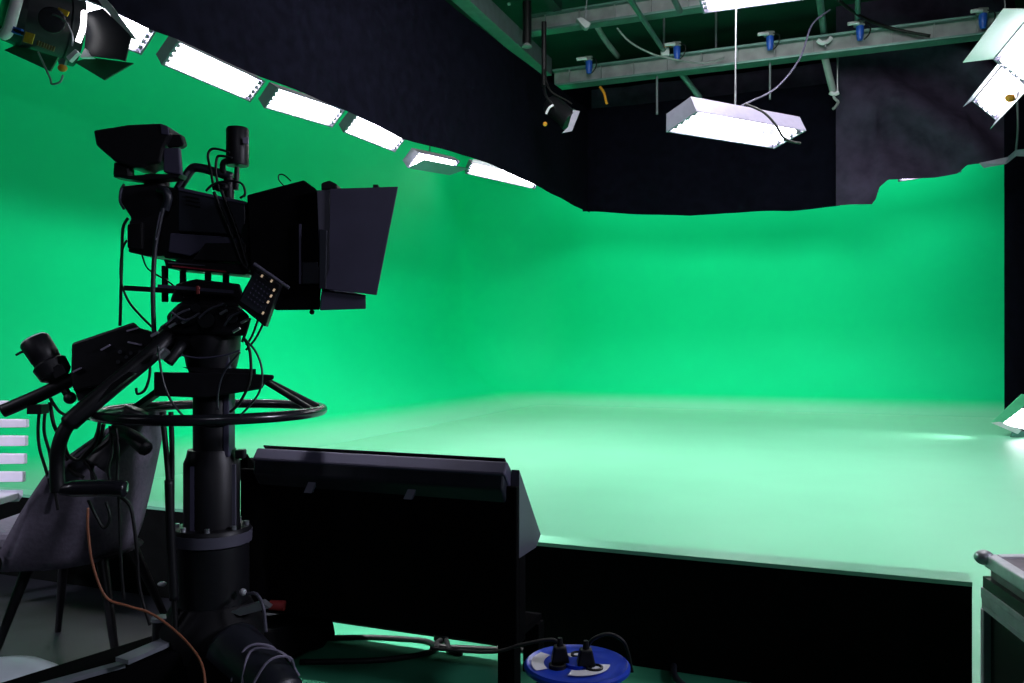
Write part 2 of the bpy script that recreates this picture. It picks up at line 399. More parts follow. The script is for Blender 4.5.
# ================================================================ SPOTLIGHT top left
f = Fr(45, 4.4, 2.0); p = f.p
t = thing('spotlight', 'black barrel spotlight with yellow labels at the upper left corner', 'spotlight', f.loc, TH)
A, B = p(2, 10, -.04), p(80, 34, .2); ax = (B - A).normalized(); LN = (B - A).length
R0 = f.w(33)
MB().lathe([(R0 * .55, 0), (R0 * .86, .02), (R0 * .9, .07), (R0, .09), (R0, LN * .78), (R0 * 1.05, LN * .8), (R0 * 1.05, LN * .97), (R0 * .9, LN * .98), (R0 * .9, LN * .9), (0, LN * .9)], A, ax).build('barrel', M['body'], t, smooth=True)
MB().lathe([(R0 * .88, 0), (R0 * .6, .03), (0, .045)], A + ax * LN * .93, ax).build('lens', M['lens'], t, smooth='all')
q = MB(); q.tube([p(3, 35, -.15), p(8, 30, -.17), p(14, 10, -.16), p(20, -12, -.1)], .028, n=10); q.build('yoke', M['white'], t, smooth='all')
q = MB(); q.cyl(p(52, 20, -.16), p(52, 20, -.2), f.w(12)); qq = q.build('tilt_knob', M['blackgl'], t, smooth=True, bev=.004)
n_ = Matrix.Rotation(.28, 3, 'Y')
MB().box(p(29, 38, -.165), (f.w(9), .006, f.w(10)), n_).build('label_plate', M['yellow'], t)
MB().box(p(63, 12, -.165), (f.w(11), .006, f.w(5)), Matrix.Rotation(.4, 3, 'Y')).build('label_plate', M['yellow'], t)
q = MB()
for k in range(7): q.box(p(38 + 2.6 * k, 43 + 1.0 * k, -.155), (f.w(1.7), .006, f.w(5)), n_)
q.build('lettering', mat('dim_yellow_print', (.10, .08, .02), .6), t)
# front rim glows and hinges are white in place of light from next fixture
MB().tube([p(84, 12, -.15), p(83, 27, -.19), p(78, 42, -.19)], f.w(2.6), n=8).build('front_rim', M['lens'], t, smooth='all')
MB().prism(f.poly([(66, 57), (75, 49), (78, 52), (69, 61)], -.19), (0, .03, 0)).build('door_hinge', M['white'], t)
MB().prism(f.poly([(80, 57), (85, 48), (88, 54), (93, 57)], -.15), (0, .03, 0)).build('door_hinge', M['white'], t)
MB().prism(f.poly([(84, 55), (87, 12), (103, 8), (131, 36), (125, 61), (118, 59)], -.12), (0, .012, 0)).build('barn_door', M['body'], t)
MB().prism(f.poly([(74, 62), (90, 57), (133, 63), (104, 80)], -.02), (0, .012, 0)).build('barn_door', M['greendoor'], t)
MB().prism(f.poly([(4, 50), (16, 45), (58, 57), (50, 71)], -.0), (0, .012, 0)).build('barn_door', M['greendoor'], t)
MB().prism(f.poly([(76, 0), (96, -3), (104, 8), (131, 38), (137, 40), (112, 6), (100, -8), (74, -8)], .08), (0, .012, 0)).build('barn_door', M['white'], t)
MB().ball(p(62.5, 68, -.16), f.w(4.5), (1, .8, .8)).build('safety_knob', M['orange'], t)
MB().box(p(63, 62, -.16), (f.w(6), .02, f.w(6)), n_).build('knob_bracket', M['pipe'], t)
q = MB(); q.tube([p(38, 52, -.16), p(44, 65, -.17), p(50, 78, -.16), p(52, 84, -.16), p(60, 82, -.16), p(63, 75, -.16)], .005, n=6); q.tube([p(40, 21, -.17), p(50, 14, -.2), p(64, 20, -.22), p(72, 34, -.21), p(72, 46, -.2)], .004, n=6)
q.build('safety_wire', M['steel'], t)
q = MB(); q.tube([p(-30, 26, .1), p(0, 27, -.1), p(14, 30, -.17), p(24, 34, -.17)], .010); q.build('power_cable', M['cable'], t)
q = MB(); q.tube([p(-30, 16, .3), p(0, 15, .3), p(6, 6, .3), p(10, -20, .3)], .007); q.tube([p(-30, 8, .3), p(0, 9, .3), p(4, 0, .3), p(8, -20, .3)], .007); q.build('hanging_cable', M['cable'], t)
q = MB(); q.box(p(17, 31, -.17), (f.w(10), .02, f.w(6)), n_); q.build('connector', M['blue'], t)
q = MB(); q.cyl(p(45, -8, .0), p(45, -80, .0), .03); q.build('hanging_post', M['black'], t)

# small spotlight in front of the back curtain
f = Fr(563, 11.0, 3.5); p = f.p
t = thing('spotlight', 'small black spotlight with pale front flap hanging on the curtain corner', 'spotlight', f.loc, TH)
A, B = p(548, 102, 0), p(571, 121, -.12); ax = (B - A).normalized(); LN = (B - A).length; R0 = f.w(10)
MB().lathe([(R0 * .6, 0), (R0 * .9, .03), (R0, .06), (R0, LN * .8), (R0 * 1.1, LN * .85), (R0 * 1.1, LN), (0, LN * .98)], A, ax).build('barrel', M['black'], t, smooth=True)
MB().prism(f.poly([(568, 127), (573, 110), (580, 111), (572, 131), (562, 133)], -.24), (0, .01, 0)).build('barn_door', M['housing'], t)
MB().tube([p(546, 114, -.2), p(549, 108, -.22), p(553, 105, -.2)], f.w(1.2)).build('rim', M['white'], t)  # white arc drawn for a glint on the barrel
MB().ball(p(545, 124, -.15), f.w(2.2)).build('safety_knob', M['orange'], t)
q = MB(); q.tube([p(558, 112, -.16), p(546, 96, -.14), p(544, 84, 0)], .02); q.build('yoke', M['black'], t)
q = MB(); q.cyl(p(544, 86, 0), p(544, 22, 0), f.w(2.6)); q.build('hanging_post', M['black'], t)
q = MB(); q.tube([p(544, 70, -.1), p(550, 90, -.15), p(566, 100, -.12), p(572, 104, -.1)], .012); q.build('cable', M['cable'], t)

# ================================================================ OVERHEAD RIGGING
def girder(label, d, x0, x1, zt, zb, fl=.24, m='beam'):
    a, b = x0, x1
    t = thing('steel_girder', label, 'girder', ((a + b) / 2, d, zb), group='steel roof girders'); L = b - a
    MB().box((0, 0, (zt - zb) / 2), (L, .05, zt - zb)).build('web', M[m], t)
    MB().box((0, 0, 0.01), (L, fl, .03)).build('flange', M['pipe'], t); MB().box((0, 0, zt - zb - .01), (L, fl, .03)).build('flange', M['pipe'], t)
    for k in range(int(L / .5)): MB().box((-L / 2 + .25 + .5 * k, 0, (zt - zb) / 2), (.012, fl * .7, zt - zb - .04)).build('stiffener', M[m], t)
    return t
girder('lower grey steel girder crossing in front of the back curtain with blue clamps', 12.3, -4.2, 5.98, 5.22, 4.97)
girder('upper grey steel girder under the green roof deck, without clamps', 11.2, -4.2, 5.9, 5.66, 5.42, .2)
girder('darker rear steel girder between deck and back curtain', 13.9, -4.2, 5.9, 5.75, 5.5, .2, 'grey')
def rod(name, label, cat, pts, r, m, group=None, sm=6, n=10):
    o = V(pts[0]); t = MB(); t.tube([V(q_) - o for q_ in pts], r, n=n, sm=sm)
    ob = t.build(name, m, smooth='all'); ob.location = o
    return tag(ob, label, cat, group)
GP = 'roof pipes'
rod('roof_pipe', 'green-lit roof pipe left of the blue clamp, sloping past the girder', 'pipe', [(-2.55, 3.0, 5.28), (-2.52, 8, 5.28), (-2.48, 12.4, 5.28)], .035, M['pipe'], GP)
rod('roof_pipe', 'grey roof pipe meeting the girder at the pale bracket right of the hanging light', 'pipe', [(-.38, 3.0, 5.28), (-.36, 8, 5.28), (-.30, 12.4, 5.28)], .045, M['pipe'], GP)
rod('roof_pipe', 'short pipe below the girder ending in a white hook, right of the hanging light', 'pipe', [on_d(825, 58, 12.44), on_d(829, 75, 12.62), on_d(834, 94, 12.8)], .05, M['beam'], GP)
rod('roof_pipe', 'short dark pipe below the girder above the left end of the hanging light', 'pipe', [on_d(677, 68, 12.44), on_d(687, 81, 12.7), on_d(700, 98, 12.95)], .045, M['pipe'], GP)
rod('roof_pipe', 'short grey roof pipe right of the pipe with white hook', 'pipe', [(.12, 9.0, 5.34), (.12, 11, 5.34), (.12, 12.3, 5.34)], .035, M['pipe'], GP)
rod('roof_pipe', 'thin grey roof pipe near the top edge left of the cut-off light', 'pipe', [(-2.05, 6.0, 5.4), (-2.05, 9, 5.4), (-2.05, 11.1, 5.4)], .04, M['grey'], GP)
rod('roof_pipe', 'roof pipe between the curtain corner and the first blue clamp', 'pipe', [(-3.25, 11.3, 5.45), (-3.25, 11.8, 5.4), (-3.2, 12.3, 5.33)], .04, M['beam'], GP)
# joist along left curtain top
o = MB().box((0, 0, 0), (.2, 10.0, .26)).build('roof_joist', M['grey']); o.location = (-4.35, 7.3, 5.3); tag(o, 'grey roof joist running along the top of the left curtain', 'joist')
o = MB().box((0, 0, 0), (.12, 9.0, .2)).build('roof_joist', M['ceiling']); o.location = (-3.75, 6.6, 5.75); tag(o, 'dark green roof joist right of the grey joist', 'joist')
for i, (px, py) in enumerate([(510, 4), (511, 2), (557, 11), (610, 6), (531, 21)]):
    pass
# deck screws / sprinkler heads
for i, (px, py, lb) in enumerate([(509, 4, 'tiny white ceiling light dot nearest the left curtain'), (558, 11, 'tiny white ceiling light dot above the small white wedge'), (610, 6, 'tiny white ceiling light dot left of the green-lit pipe'), (531, 21, 'tiny white ceiling light dot above the curtain corner')]):
    q = on_z(px, py, 6.09); o = MB().lathe([(.0, -.02), (.025, -.015), (.03, .012)], n=12).build('ceiling_screw', M['white']); o.location = q; tag(o, lb, 'screw', 'white dots on the roof deck')
q = at(583, 24, 10.6); t = thing('work_light', 'small pale wedge lamp under the green roof deck', 'lamp', q, TH)
MB().prism([(-.09, -.03, .06), (-.02, -.03, .08), (.1, -.03, .0), (.06, -.03, -.06), (.02, -.03, -.06)], (0, .1, 0)).build('shell', M['beam'], t, bev=.008)
MB().cyl((0.03, .02, .04), (.06, .02, .5), .008).build('stem', M['grey'], t)
q = at(527, 47, 11.2); t = thing('work_light', 'small pale lamp hanging at the curtain corner below the joist', 'lamp', q, TH)
MB().lathe([(.02, .06), (.04, .04), (.07, .0), (.0, -.01)]).build('shade', M['beam'], t); MB().cyl((0, 0, .05), (0, 0, .6), .06).build('stem', M['black'], t)
o = MB().box((0, 0, 0), (.30, .05, .16)).build('junction_box', M['white']); o.location = on_d(518, 38, 11.07); tag(o, 'pale lilac box lit on the girder end beside the left curtain', 'box')

def clamp(px, py, Y, label, rz=0, grp='blue clamps on the lower girder'):
    o = on_d(px, py, 12.13); Y = 9.5; t = thing('rigging_clamp', label, 'clamp', o, TH + rz, grp); s = Y / F
    MB().lathe([(4 * s, 10 * s), (4.6 * s, 8 * s), (4.4 * s, 0), (3.2 * s, -7 * s), (0, -8 * s)], n=14).build('spigot', M['blue'], t, smooth=True)
    MB().box((-1 * s, 0, 12 * s), (11 * s, .10, 6 * s)).build('jaw', M['beam'], t, bev=.01)
    MB().tube([(-4 * s, -.05, 11 * s), (-11 * s, -.08, 10 * s), (-17 * s, -.08, 9 * s)], 2.2 * s).build('handle', M['white'], t)
    MB().tube([(2 * s, -.04, 12 * s), (9 * s, -.08, 8 * s), (8 * s, -.08, -2 * s), (3 * s, -.04, -8 * s)], .8 * s).build('safety_loop', M['cable'], t)
clamp(589, 68, 12.1, 'blue clamp on the lower girder nearest the curtain corner')
clamp(677, 54, 12.0, 'blue clamp on the lower girder beside the green-lit pipe')
clamp(770, 44, 11.9, 'blue clamp on the lower girder right of the steel rod')
clamp(860, 34, 11.3, 'blue clamp on the lower girder right of the second pipe')
clamp(983, 22, 10.4, 'blue clamp on the lower girder nearest the right row lights')
o = on_d(824, 40, 12.17); t = thing('pipe_bracket', 'white bracket where the second roof pipe meets the girder', 'bracket', o, TH)
MB().tube([(-.09, 0, 0), (-.03, 0, -.04), (.05, 0, -.02), (.1, 0, .03)], .03).build('saddle', M['white'], t); MB().cyl((.02, 0, 0), (.02, 0, -.1), .02).build('bolt', M['steel'], t)
o = on_d(834, 94, 12.75); t = thing('pipe_hook', 'white hook hanging from the end of the short pipe below the girder', 'hook', o, TH)
MB().tube([(-.06, 0, .02), (0, 0, 0), (.06, 0, .02)], .03).build('collar', M['white'], t)
MB().tube([(.0, 0, .14), (.0, 0, -.04), (.05, -.02, -.12), (.0, -.03, -.2), (-.03, -.03, -.22)], .02).build('hook', M['beam'], t)
MB().cyl((.05, 0, .0), (.05, 0, .55), .014).build('rod', M['steel'], t)
o = on_d(665, 52, 12.17); t = thing('pipe_bracket', 'pale bracket with yellow strap where the green-lit pipe meets the girder', 'bracket', o, TH)
MB().box((0, 0, 0), (.12, .08, .12)).build('saddle', M['white'], t, bev=.02); MB().tube([(-.02, 0, .05), (.05, 0, .1), (.09, 0, .07)], .018).build('strap', M['orange'], t)
for px, d, z0_, z1_, lb in ((664, 12.25, 6.1, 5.24, 'thin vertical rod above the yellow strap bracket'), (657, 12.3, 4.96, 4.4, 'thin vertical rod dropping behind the back curtain top'), (716, 12.3, 6.1, 5.24, 'thin vertical rod left of the long steel rod'), (770, 12.3, 4.96, 4.45, 'thin vertical rod below the third blue clamp')):
    c = on_d(px, HY, d); rod('drop_rod', lb, 'rod', [V((c.x, d, z0_)), V((c.x, d, (z0_ + z1_) / 2)), V((c.x, d, z1_))], .016, M['grey'], 'thin drop rods')
rod('strap', 'yellow strap hanging below the lower girder', 'strap', [on_d(600, 87, 12.25), on_d(604, 93, 12.22), on_d(606, 101, 12.2), on_d(607, 104, 12.2)], .02, M['orange'])
GC = 'hanging cables in the rigging'
rod('hanging_cable', 'dark cable looping from roof down to the hanging tube light', 'cable', [at(830, 10, 9), at(812, 25, 8.6), at(800, 58, 8.2), at(776, 88, 7.9), at(745, 104, 7.6), at(738, 108, 7.6)], .009, M['navy'], GC)
rod('hanging_cable', 'dark cable draped over the front of the hanging tube light', 'cable', [at(745, 104, 7.4), at(763, 112, 7.3), at(775, 124, 7.25), at(785, 139, 7.25), at(800, 143, 7.4)], .011, M['cable'], GC)
rod('hanging_cable', 'pale cable sagging from the deck to the pipe bracket', 'cable', [at(617, 28, 11.5), at(630, 42, 11.6), at(650, 53, 11.7), at(664, 57, 11.8), at(700, 63, 11.9), at(724, 58, 11.9)], .013, M['beam'], GC)
rod('hanging_cable', 'dark cable along the girder at the upper right', 'cable', [at(838, 0, 10.6), at(860, 16, 11), at(890, 28, 11.1), at(930, 36, 10.9)], .022, M['cable'], GC)

# ================================================================ FLOOR MONITOR
DBK = 2.2
t = thing('monitor_cabinet', 'black wedge-shaped floor cabinet holding the screen, in front of the low partition', 'cabinet', (-1.345, 2.3, 0))
LX = lambda r: r + 1.345
r0, r1 = -1.827, -.865
MB().box((LX((r0 + r1) / 2), -.09, .375), (r1 - r0, .02, .45)).build('back_panel', M['blackmat'], t, bev=.003)
for r, mm in ((r0 + .012, 'blackmat'), (r1, 'navyl')):  # light put into colour: right wedge lighter, panel below black
    MB().prism([(LX(r) - .024, -.079, .645), (LX(r) - .024, .10, .425), (LX(r) - .024, .06, .395), (LX(r) - .024, -.079, .395)], (.024, 0, 0)).build('side_wedge', M[mm], t)
    MB().prism([(LX(r) - .024, -.079, .394), (LX(r) - .024, -.03, .394), (LX(r) - .024, -.03, .15), (LX(r) - .024, -.079, .15)], (.024, 0, 0)).build('side_panel', M['blackmat'], t)
    for yy in (-.08, .12): MB().box((LX(r) - .03 * (1 if r > -1 else -1), yy, .077), (.05, .05, .15)).build('leg', M['blackmat'], t)
MB().box((LX((r0 + r1) / 2), .03, .16), (r1 - r0 - .03, .24, .02)).build('bottom_shelf', M['blackmat'], t)
for px, py in ((311, 485), (411, 491)):
    c = on_d(px, py + 2, DBK - .008)
    q = MB(); q.prism([(LX(c.x) - .022, -.105, c.z - .018), (LX(c.x) + .006, -.105, c.z - .018), (LX(c.x) + .022, -.105, c.z + .018), (LX(c.x) - .004, -.105, c.z + .018)], (0, -.01, 0)); q.build('bracket', M['housing'], t)
tv = thing('television', 'flat black screen lying tilted in the floor cabinet, its back edge towards us', 'television', (-1.31, 2.26, .62))
rot = Matrix.Rotation(math.radians(-40), 3, 'X')
a, b = on_d(257, 450, 2.2), on_d(508, 458, 2.2); WTV = (b.x - a.x)
tv.location = ((a.x + b.x) / 2, 2.2, (a.z + b.z) / 2)
hh = .36
q = MB(); q.hexa([V((-WTV / 2, 0, 0)), V((WTV / 2, 0, 0)), V((WTV / 2, -.025, -.035)), V((-WTV / 2, -.025, -.035))],
                 [V((-WTV / 2, .24, -.235)), V((WTV / 2, .24, -.235)), V((WTV / 2, .20, -.28)), V((-WTV / 2, .20, -.28))]).build('casing', M['navy'], tv, bev=.006)
q = MB(); q.hexa([V((-WTV / 2 + .005, -.02, -.034)), V((WTV / 2 - .005, -.02, -.034)), V((WTV / 2 - .005, -.028, -.078)), V((-WTV / 2 + .005, -.028, -.078))],
                 [V((-WTV / 2 + .005, .16, -.22)), V((WTV / 2 - .005, .16, -.22)), V((WTV / 2 - .005, .10, -.26)), V((-WTV / 2 + .005, .10, -.26))]).build('rear_housing', M['body'], tv, bev=.006)
q = MB(); q.hexa([V((-WTV / 2 + .015, .012, .003)), V((WTV / 2 - .015, .012, .003)), V((WTV / 2 - .015, .235, -.225)), V((-WTV / 2 + .015, .235, -.225))],
                 [V((-WTV / 2 + .015, .014, .006)), V((WTV / 2 - .015, .014, .006)), V((WTV / 2 - .015, .237, -.222)), V((-WTV / 2 + .015, .237, -.222))]).build('screen', M['blackgl'], tv)
# small block at left of the screen
c = on_d(247, 465, 2.28)
o = MB().prism([(-.03, 0, -.04), (.04, 0, -.04), (.01, 0, .03), (-.03, 0, .03)], (0, .06, 0)).build('cable_box', M['blackmat']); o.location = (c.x, 2.28, .585); tag(o, 'small black slanted box on the cabinet left of the screen', 'box')

# ================================================================ FLIGHT CASE
f = Fr(984, 1.99); p = f.p
cor = V(((984 - CX) / F * 1.99, 1.99)); u = V((-.168, -1)).normalized(); vv = V((1, .05)).normalized()
t = thing('flight_case', 'black flight case with aluminium edges at the lower right corner', 'case', f.loc, TH)
def fc(a, b, z): q = u * a + vv * b; return V((q.x, q.y, z))
LA, LB, ZT = .85, .60, .505
def fbox(a0, a1, b0, b1, z0, z1): return MB().hexa([fc(a0, b0, z0), fc(a1, b0, z0), fc(a1, b1, z0), fc(a0, b1, z0)], [fc(a0, b0, z1), fc(a1, b0, z1), fc(a1, b1, z1), fc(a0, b1, z1)])
fbox(.012, LA - .012, .012, LB - .012, .08, .41).build('shell', M['caseside'], t)
q = fbox(.012, LA - .012, .012, LB - .012, .425, ZT - .004); ld = q.build('lid', M['casetop'], t)
q = MB()
def addbox(q, a0, a1, b0, b1, z0, z1): q.hexa([fc(a0, b0, z0), fc(a1, b0, z0), fc(a1, b1, z0), fc(a0, b1, z0)], [fc(a0, b0, z1), fc(a1, b0, z1), fc(a1, b1, z1), fc(a0, b1, z1)])
q = MB(); addbox(q, 0, LA, 0, .03, ZT - .03, ZT); addbox(q, 0, LA, LB - .03, LB, ZT - .03, ZT); addbox(q, 0, .03, .03, LB - .03, ZT - .03, ZT); addbox(q, LA - .03, LA, .03, LB - .03, ZT - .03, ZT); q.build('edge_trim', M['alu'], ld, bev=.004)
q = MB(); addbox(q, -.002, LA + .002, -.002, .012, .422, .452); addbox(q, -.002, .012, .0, LB, .422, .452); q.build('lid_lower_trim', M['caseside'], ld)
q = MB()
for z in (.375, .388, .401, .414): addbox(q, -.004, LA + .004, -.004 - .002 * (z > .39), .014, z, z + .012); addbox(q, -.004, .014, 0, LB, z, z + .012)
q.build('tongue_trim', M['alu'], t)
for a0, b0_ in ((-.006, -.006), (LA - .012, -.006), (-.006, LB - .012)):
    q = MB(); addbox(q, a0, a0 + .018, b0_, b0_ + .018, .08, .375); q.build('corner_trim', M['alu'], t)
for (a_, b_2) in ((0, 0), (LA, 0), (0, LB)):
    MB().ball(fc(a_, b_2, ZT - .008), .022, (1, 1, .8)).build('ball_corner', M['chrome'], t, smooth='all')
q = MB(); addbox(q, .25, .42, -.008, .0, .22, .33); hd = q.build('handle_dish', M['body'], t)
q = MB(); q.tube([fc(.27, -.012, .31), fc(.30, -.03, .31), fc(.37, -.03, .31), fc(.40, -.012, .31)], .008); q.build('handle', M['steel'], hd)
for a_ in (.1, LA - .1):
    for b_2 in (.1, LB - .1): MB().cyl(fc(a_, b_2 - .015, .04), fc(a_, b_2 + .015, .04), .04).build('castor', M['rubber'], t)

# ================================================================ CABLE REEL
f = Fr(577, 2.17, 0); p = f.p
t = thing('cable_reel', 'blue cable reel with white labels lying on the floor by the partition', 'cable reel', f.loc, TH)
MB().lathe([(.055, .012), (.055, .155)]).build('drum', M['black'], t)
MB().lathe([(.075, .025), (.105, .03), (.108, .08), (.105, .135), (.075, .14)]).build('wound_cable', M['cable'], t, smooth='all')
MB().lathe([(.06, 0), (.132, 0), (.136, .006), (.13, .014), (.06, .012)]).build('lower_flange', M['bluereel'], t, smooth=True)
MB().lathe([(.06, .158), (.13, .160), (.137, .166), (.137, .174), (.131, .180), (.122, .176), (.095, .174), (.06, .174), (.0, .174)], n=48).build('upper_flange', M['bluereel'], t, smooth=True)
def arc_plate(a0, a1, ra, rb, z, n=14):
    q = MB(); R = []
    for i in range(n + 1):
        a = math.radians(a0 + (a1 - a0) * i / n); R.append([V((math.cos(a) * ra, math.sin(a) * ra, z)), V((math.cos(a) * rb, math.sin(a) * rb, z))])
    return q.grid(R)
arc_plate(140, 205, .086, .118, .1785).build('label_ring', M['white'], t, solid=.001)
arc_plate(250, 352, .05, .085, .1785).build('label_ring', M['white'], t, solid=.001)
arc_plate(60, 110, .04, .07, .1785).build('label_ring', M['white'], t, solid=.001)
MB().lathe([(.034, .174), (.034, .182), (.0, .184)]).build('hub', M['bluereel'], t, smooth=True)
for an in (80, 200, 320):
    a = math.radians(an); MB().lathe([(.022, .174), (.022, .183), (.017, .184), (.015, .178), (.0, .178)], (math.cos(a) * .055, math.sin(a) * .055, 0)).build('socket', M['black'], t, smooth=True)
PG = 'black plugs in the cable reel'
for (px, py, cab, lb) in ((560, 659, [(560, 650), (556, 641), (545, 640), (520, 645), (490, 652), (430, 648)], 'black mains plug in the blue reel, left of the two'),
                     (586, 662, [(586, 652), (592, 640), (608, 634), (622, 640), (628, 652), (632, 672)], 'black mains plug in the blue reel, right of the two')):
    c = on_z(px, py, .186); g = thing('mains_plug', lb, 'plug', c, TH, PG)
    MB().hexa([V((-.024, -.020, -.006)), V((.024, -.020, -.006)), V((.024, .020, -.006)), V((-.024, .020, -.006))], [V((-.015, -.014, .035)), V((.015, -.014, .035)), V((.015, .014, .035)), V((-.015, .014, .035))]).build('body', M['black'], g, bev=.004)
    rot3 = Matrix.Rotation(-TH, 3, 'Z'); pts = [V((0, 0, .03))]
    for (x, y), z in zip(cab, (.235, .24, .18, .10, .03, .012)):
        w = at(x, y, 2.17 + (.12 if x < 560 else .1)); w.z = max(.012, w.z); pts.append(rot3 @ (w - c))
    MB().tube(pts, .005).build('lead', M['cable'], g, smooth='all')
    MB().cyl((0, 0, .035), (0, 0, .055), .009, .006).build('strain_relief', M['black'], g)

# ================================================================ STUDIO PEDESTAL
Y0 = 2.5
f = Fr(212, Y0); p = f.p; W = f.w
t = thing('studio_pedestal', 'black wheeled studio pedestal with steering ring carrying the television camera', 'camera pedestal', f.loc, TH)
zz = lambda py: p(212, py).z
MB().lathe([(W(20), zz(452)), (W(20), zz(350)), (W(18), zz(345))], (p(214, 400).x, 0, 0)).build('inner_column', M['black'], t, smooth=True)
MB().box((p(231, 400).x, -.02, zz(400)), (W(6), .05, W(110))).build('column_rail', M['navy'], t, bev=.003)
MB().lathe([(W(27), zz(535)), (W(27), zz(462)), (W(24.5), zz(456)), (W(23), zz(449)), (W(20), zz(449))]).build('outer_column', M['black'], t, smooth=True, bev=0)
for xx, mm in ((202, 'navy'), (237, 'navyl')):
    MB().box((p(xx, 500).x, -.072 if xx < 220 else -.03, zz(498)), (W(4), .012, W(70))).build('column_strip', M[mm], t)
MB().box((p(243, 452).x, -.02, zz(453)), (W(9), .03, W(9))).build('lock_lever', M['black'], t, bev=.004)
MB().lathe([(W(36), zz(600)), (W(36), zz(543)), (W(38), zz(541)), (W(38), zz(529)), (W(36), zz(526)), (W(27), zz(525))]).build('housing', M['black'], t, smooth=True)
for an in range(0, 360, 45): MB().cyl((W(33) * math.cos(math.radians(an + 12)), W(33) * math.sin(math.radians(an + 12)), zz(527)), (W(33) * math.cos(math.radians(an + 12)), W(33) * math.sin(math.radians(an + 12)), zz(522)), W(2.6), n=10).build('collar_bolt', M['steel'], t)
MB().lathe([(W(38.6), zz(541)), (W(38.8), zz(530))], n=40).build('collar_band', M['navyl'], t, smooth=True)
MB().lathe([(W(50), .10), (W(50), zz(622)), (W(44), zz(612)), (W(37), zz(600))]).build('base_skirt', M['rubber'], t, smooth=True)
MB().ball(p(243, 592, -.07), W(3.5), (1, 1, 1)).build('valve', M['chrome'], t)
MB().prism(f.poly([(230, 612), (262, 602), (270, 608), (240, 616)], -.08), (0, .03, 0)).build('valve_plate', M['steel'], t)
MB().tube([p(247, 594, -.09), p(256, 594, -.12), p(263, 606, -.14), p(266, 632, -.15)], W(1.7)).build('air_hose', M['navyl'], t, smooth='all')
MB().ball(p(187, 595, -.09), W(2)).build('valve', M['chrome'], t)
MB().ball(p(162, 584, -.05), W(3), (1.5, 1, .8)).build('valve', M['chrome'], t)
# steering ring
zr = zz(411); RX = W(107); rc = p(213, 411)
ring = [V((rc.x + RX * math.cos(2 * math.pi * k / 24), RX * math.sin(2 * math.pi * k / 24), zr)) for k in range(24)]
rg = MB().tube(ring, W(5), n=12, sm=4, closed=True).build('steering_ring', M['blackgl'], t, smooth='all')
for an in (25, 155, 270):
    a = math.radians(an); e = V((rc.x + RX * math.cos(a), RX * math.sin(a), zr)); s_ = V((rc.x + RX * .48 * math.cos(a), RX * .48 * math.sin(a), zz(381)))
    if an != 270: MB().bar(s_, e, W(11), W(6)).build('spoke', M['black'], rg, bev=.004)
MB().bar(V((rc.x + RX * .5, -.04, zz(379))), V((rc.x + RX * .98, -.05, zr + .004)), W(8), W(5)).build('spoke', M['black'], rg, bev=.004)
MB().hexa(f.poly([(154, 396), (205, 398), (262, 389), (266, 382), (274, 379), (274, 375), (238, 373), (154, 372)], -.09), f.poly([(154, 394), (205, 396), (262, 388), (266, 381), (274, 379), (274, 375), (238, 373), (154, 372)], .12)).build('ring_hub', M['black'], t, bev=.004)
MB().hexa(f.poly([(196, 372), (256, 374), (256, 369), (182, 367)], -.07), f.poly([(196, 372), (256, 374), (256, 369), (182, 367)], .1)).build('hub_cover', M['black'], t)
# head
MB().lathe([(W(20), zz(376)), (W(24), zz(366)), (W(27), zz(352)), (W(28), zz(330)), (W(26), zz(322)), (W(20), zz(318))]).build('head_bowl', M['black'], t, smooth=True)
hd = MB().hexa(f.poly([(172, 334), (246, 336), (250, 316), (238, 306), (180, 302), (166, 316)], -.09), f.poly([(172, 334), (246, 336), (250, 316), (238, 306), (180, 302), (166, 316)], .10)).build('pan_tilt_head', M['black'], t, bev=.01)
MB().prism(f.poly([(180, 306), (238, 308), (242, 297), (184, 294)], -.05), (0, .1, 0)).build('head_neck', M['black'], hd)
MB().prism(f.poly([(150, 342), (160, 326), (172, 318), (192, 316), (194, 344), (172, 358)], -.07), (0, .06, 0)).build('bar_clamp', M['black'], hd, bev=.006)
for (x, y, r) in ((178, 318, 7), (206, 320, 9), (232, 318, 6), (196, 308, 5), (222, 306, 5)):
    q = MB(); q.cyl(p(x, y, -.09), p(x, y, -.12), W(r), W(r * .85)); q.build('adjust_knob', M['blackgl'], hd, smooth=True)
for pts in ([(165, 325), (178, 314), (190, 309)], [(199, 318), (210, 309), (224, 304)], [(224, 326), (232, 316), (244, 311)], [(171, 312), (185, 320), (200, 313)]):
    MB().tube([p(x, y, -.13) for x, y in pts], W(1.1), n=6).build('cable_loop', M['navyl'], hd, smooth='all')
for k, (x, y) in enumerate(((168, 326), (181, 322), (150, 335), (232, 331), (240, 322), (219, 313))):
    MB().prism(f.poly([(x, y), (x + 7, y - 4), (x + 8, y - 2), (x + 1, y + 2)], -.125), (0, .01, 0)).build('head_fitting', M['steel' if k % 2 else 'grey'], hd)
q = MB(); q.bar(p(125, 288, -.03), p(237, 295, -.03), W(5), W(5)); q.build('wedge_rail', M['black'], t)
q = MB(); q.bar(p(158, 286, -.08), p(234, 292, -.08), W(2.5), W(3.2)); q.build('wedge_rail', M['navy'], t)
for x in (165, 183, 208, 226): MB().cyl(p(x, 302, -.0), p(x, 266, 0), W(3.2)).build('wedge_post', M['black'], t)
MB().hexa(f.poly([(170, 302), (246, 304), (240, 284), (196, 279), (176, 284)], -.05), f.poly([(170, 302), (246, 304), (240, 284), (196, 279), (176, 284)], .08)).build('wedge_plate', M['black'], t, bev=.006)
MB().cyl(p(198, 294, -.09), p(198, 286, -.09), W(1.8)).build('lock_pin', M['red'], t)
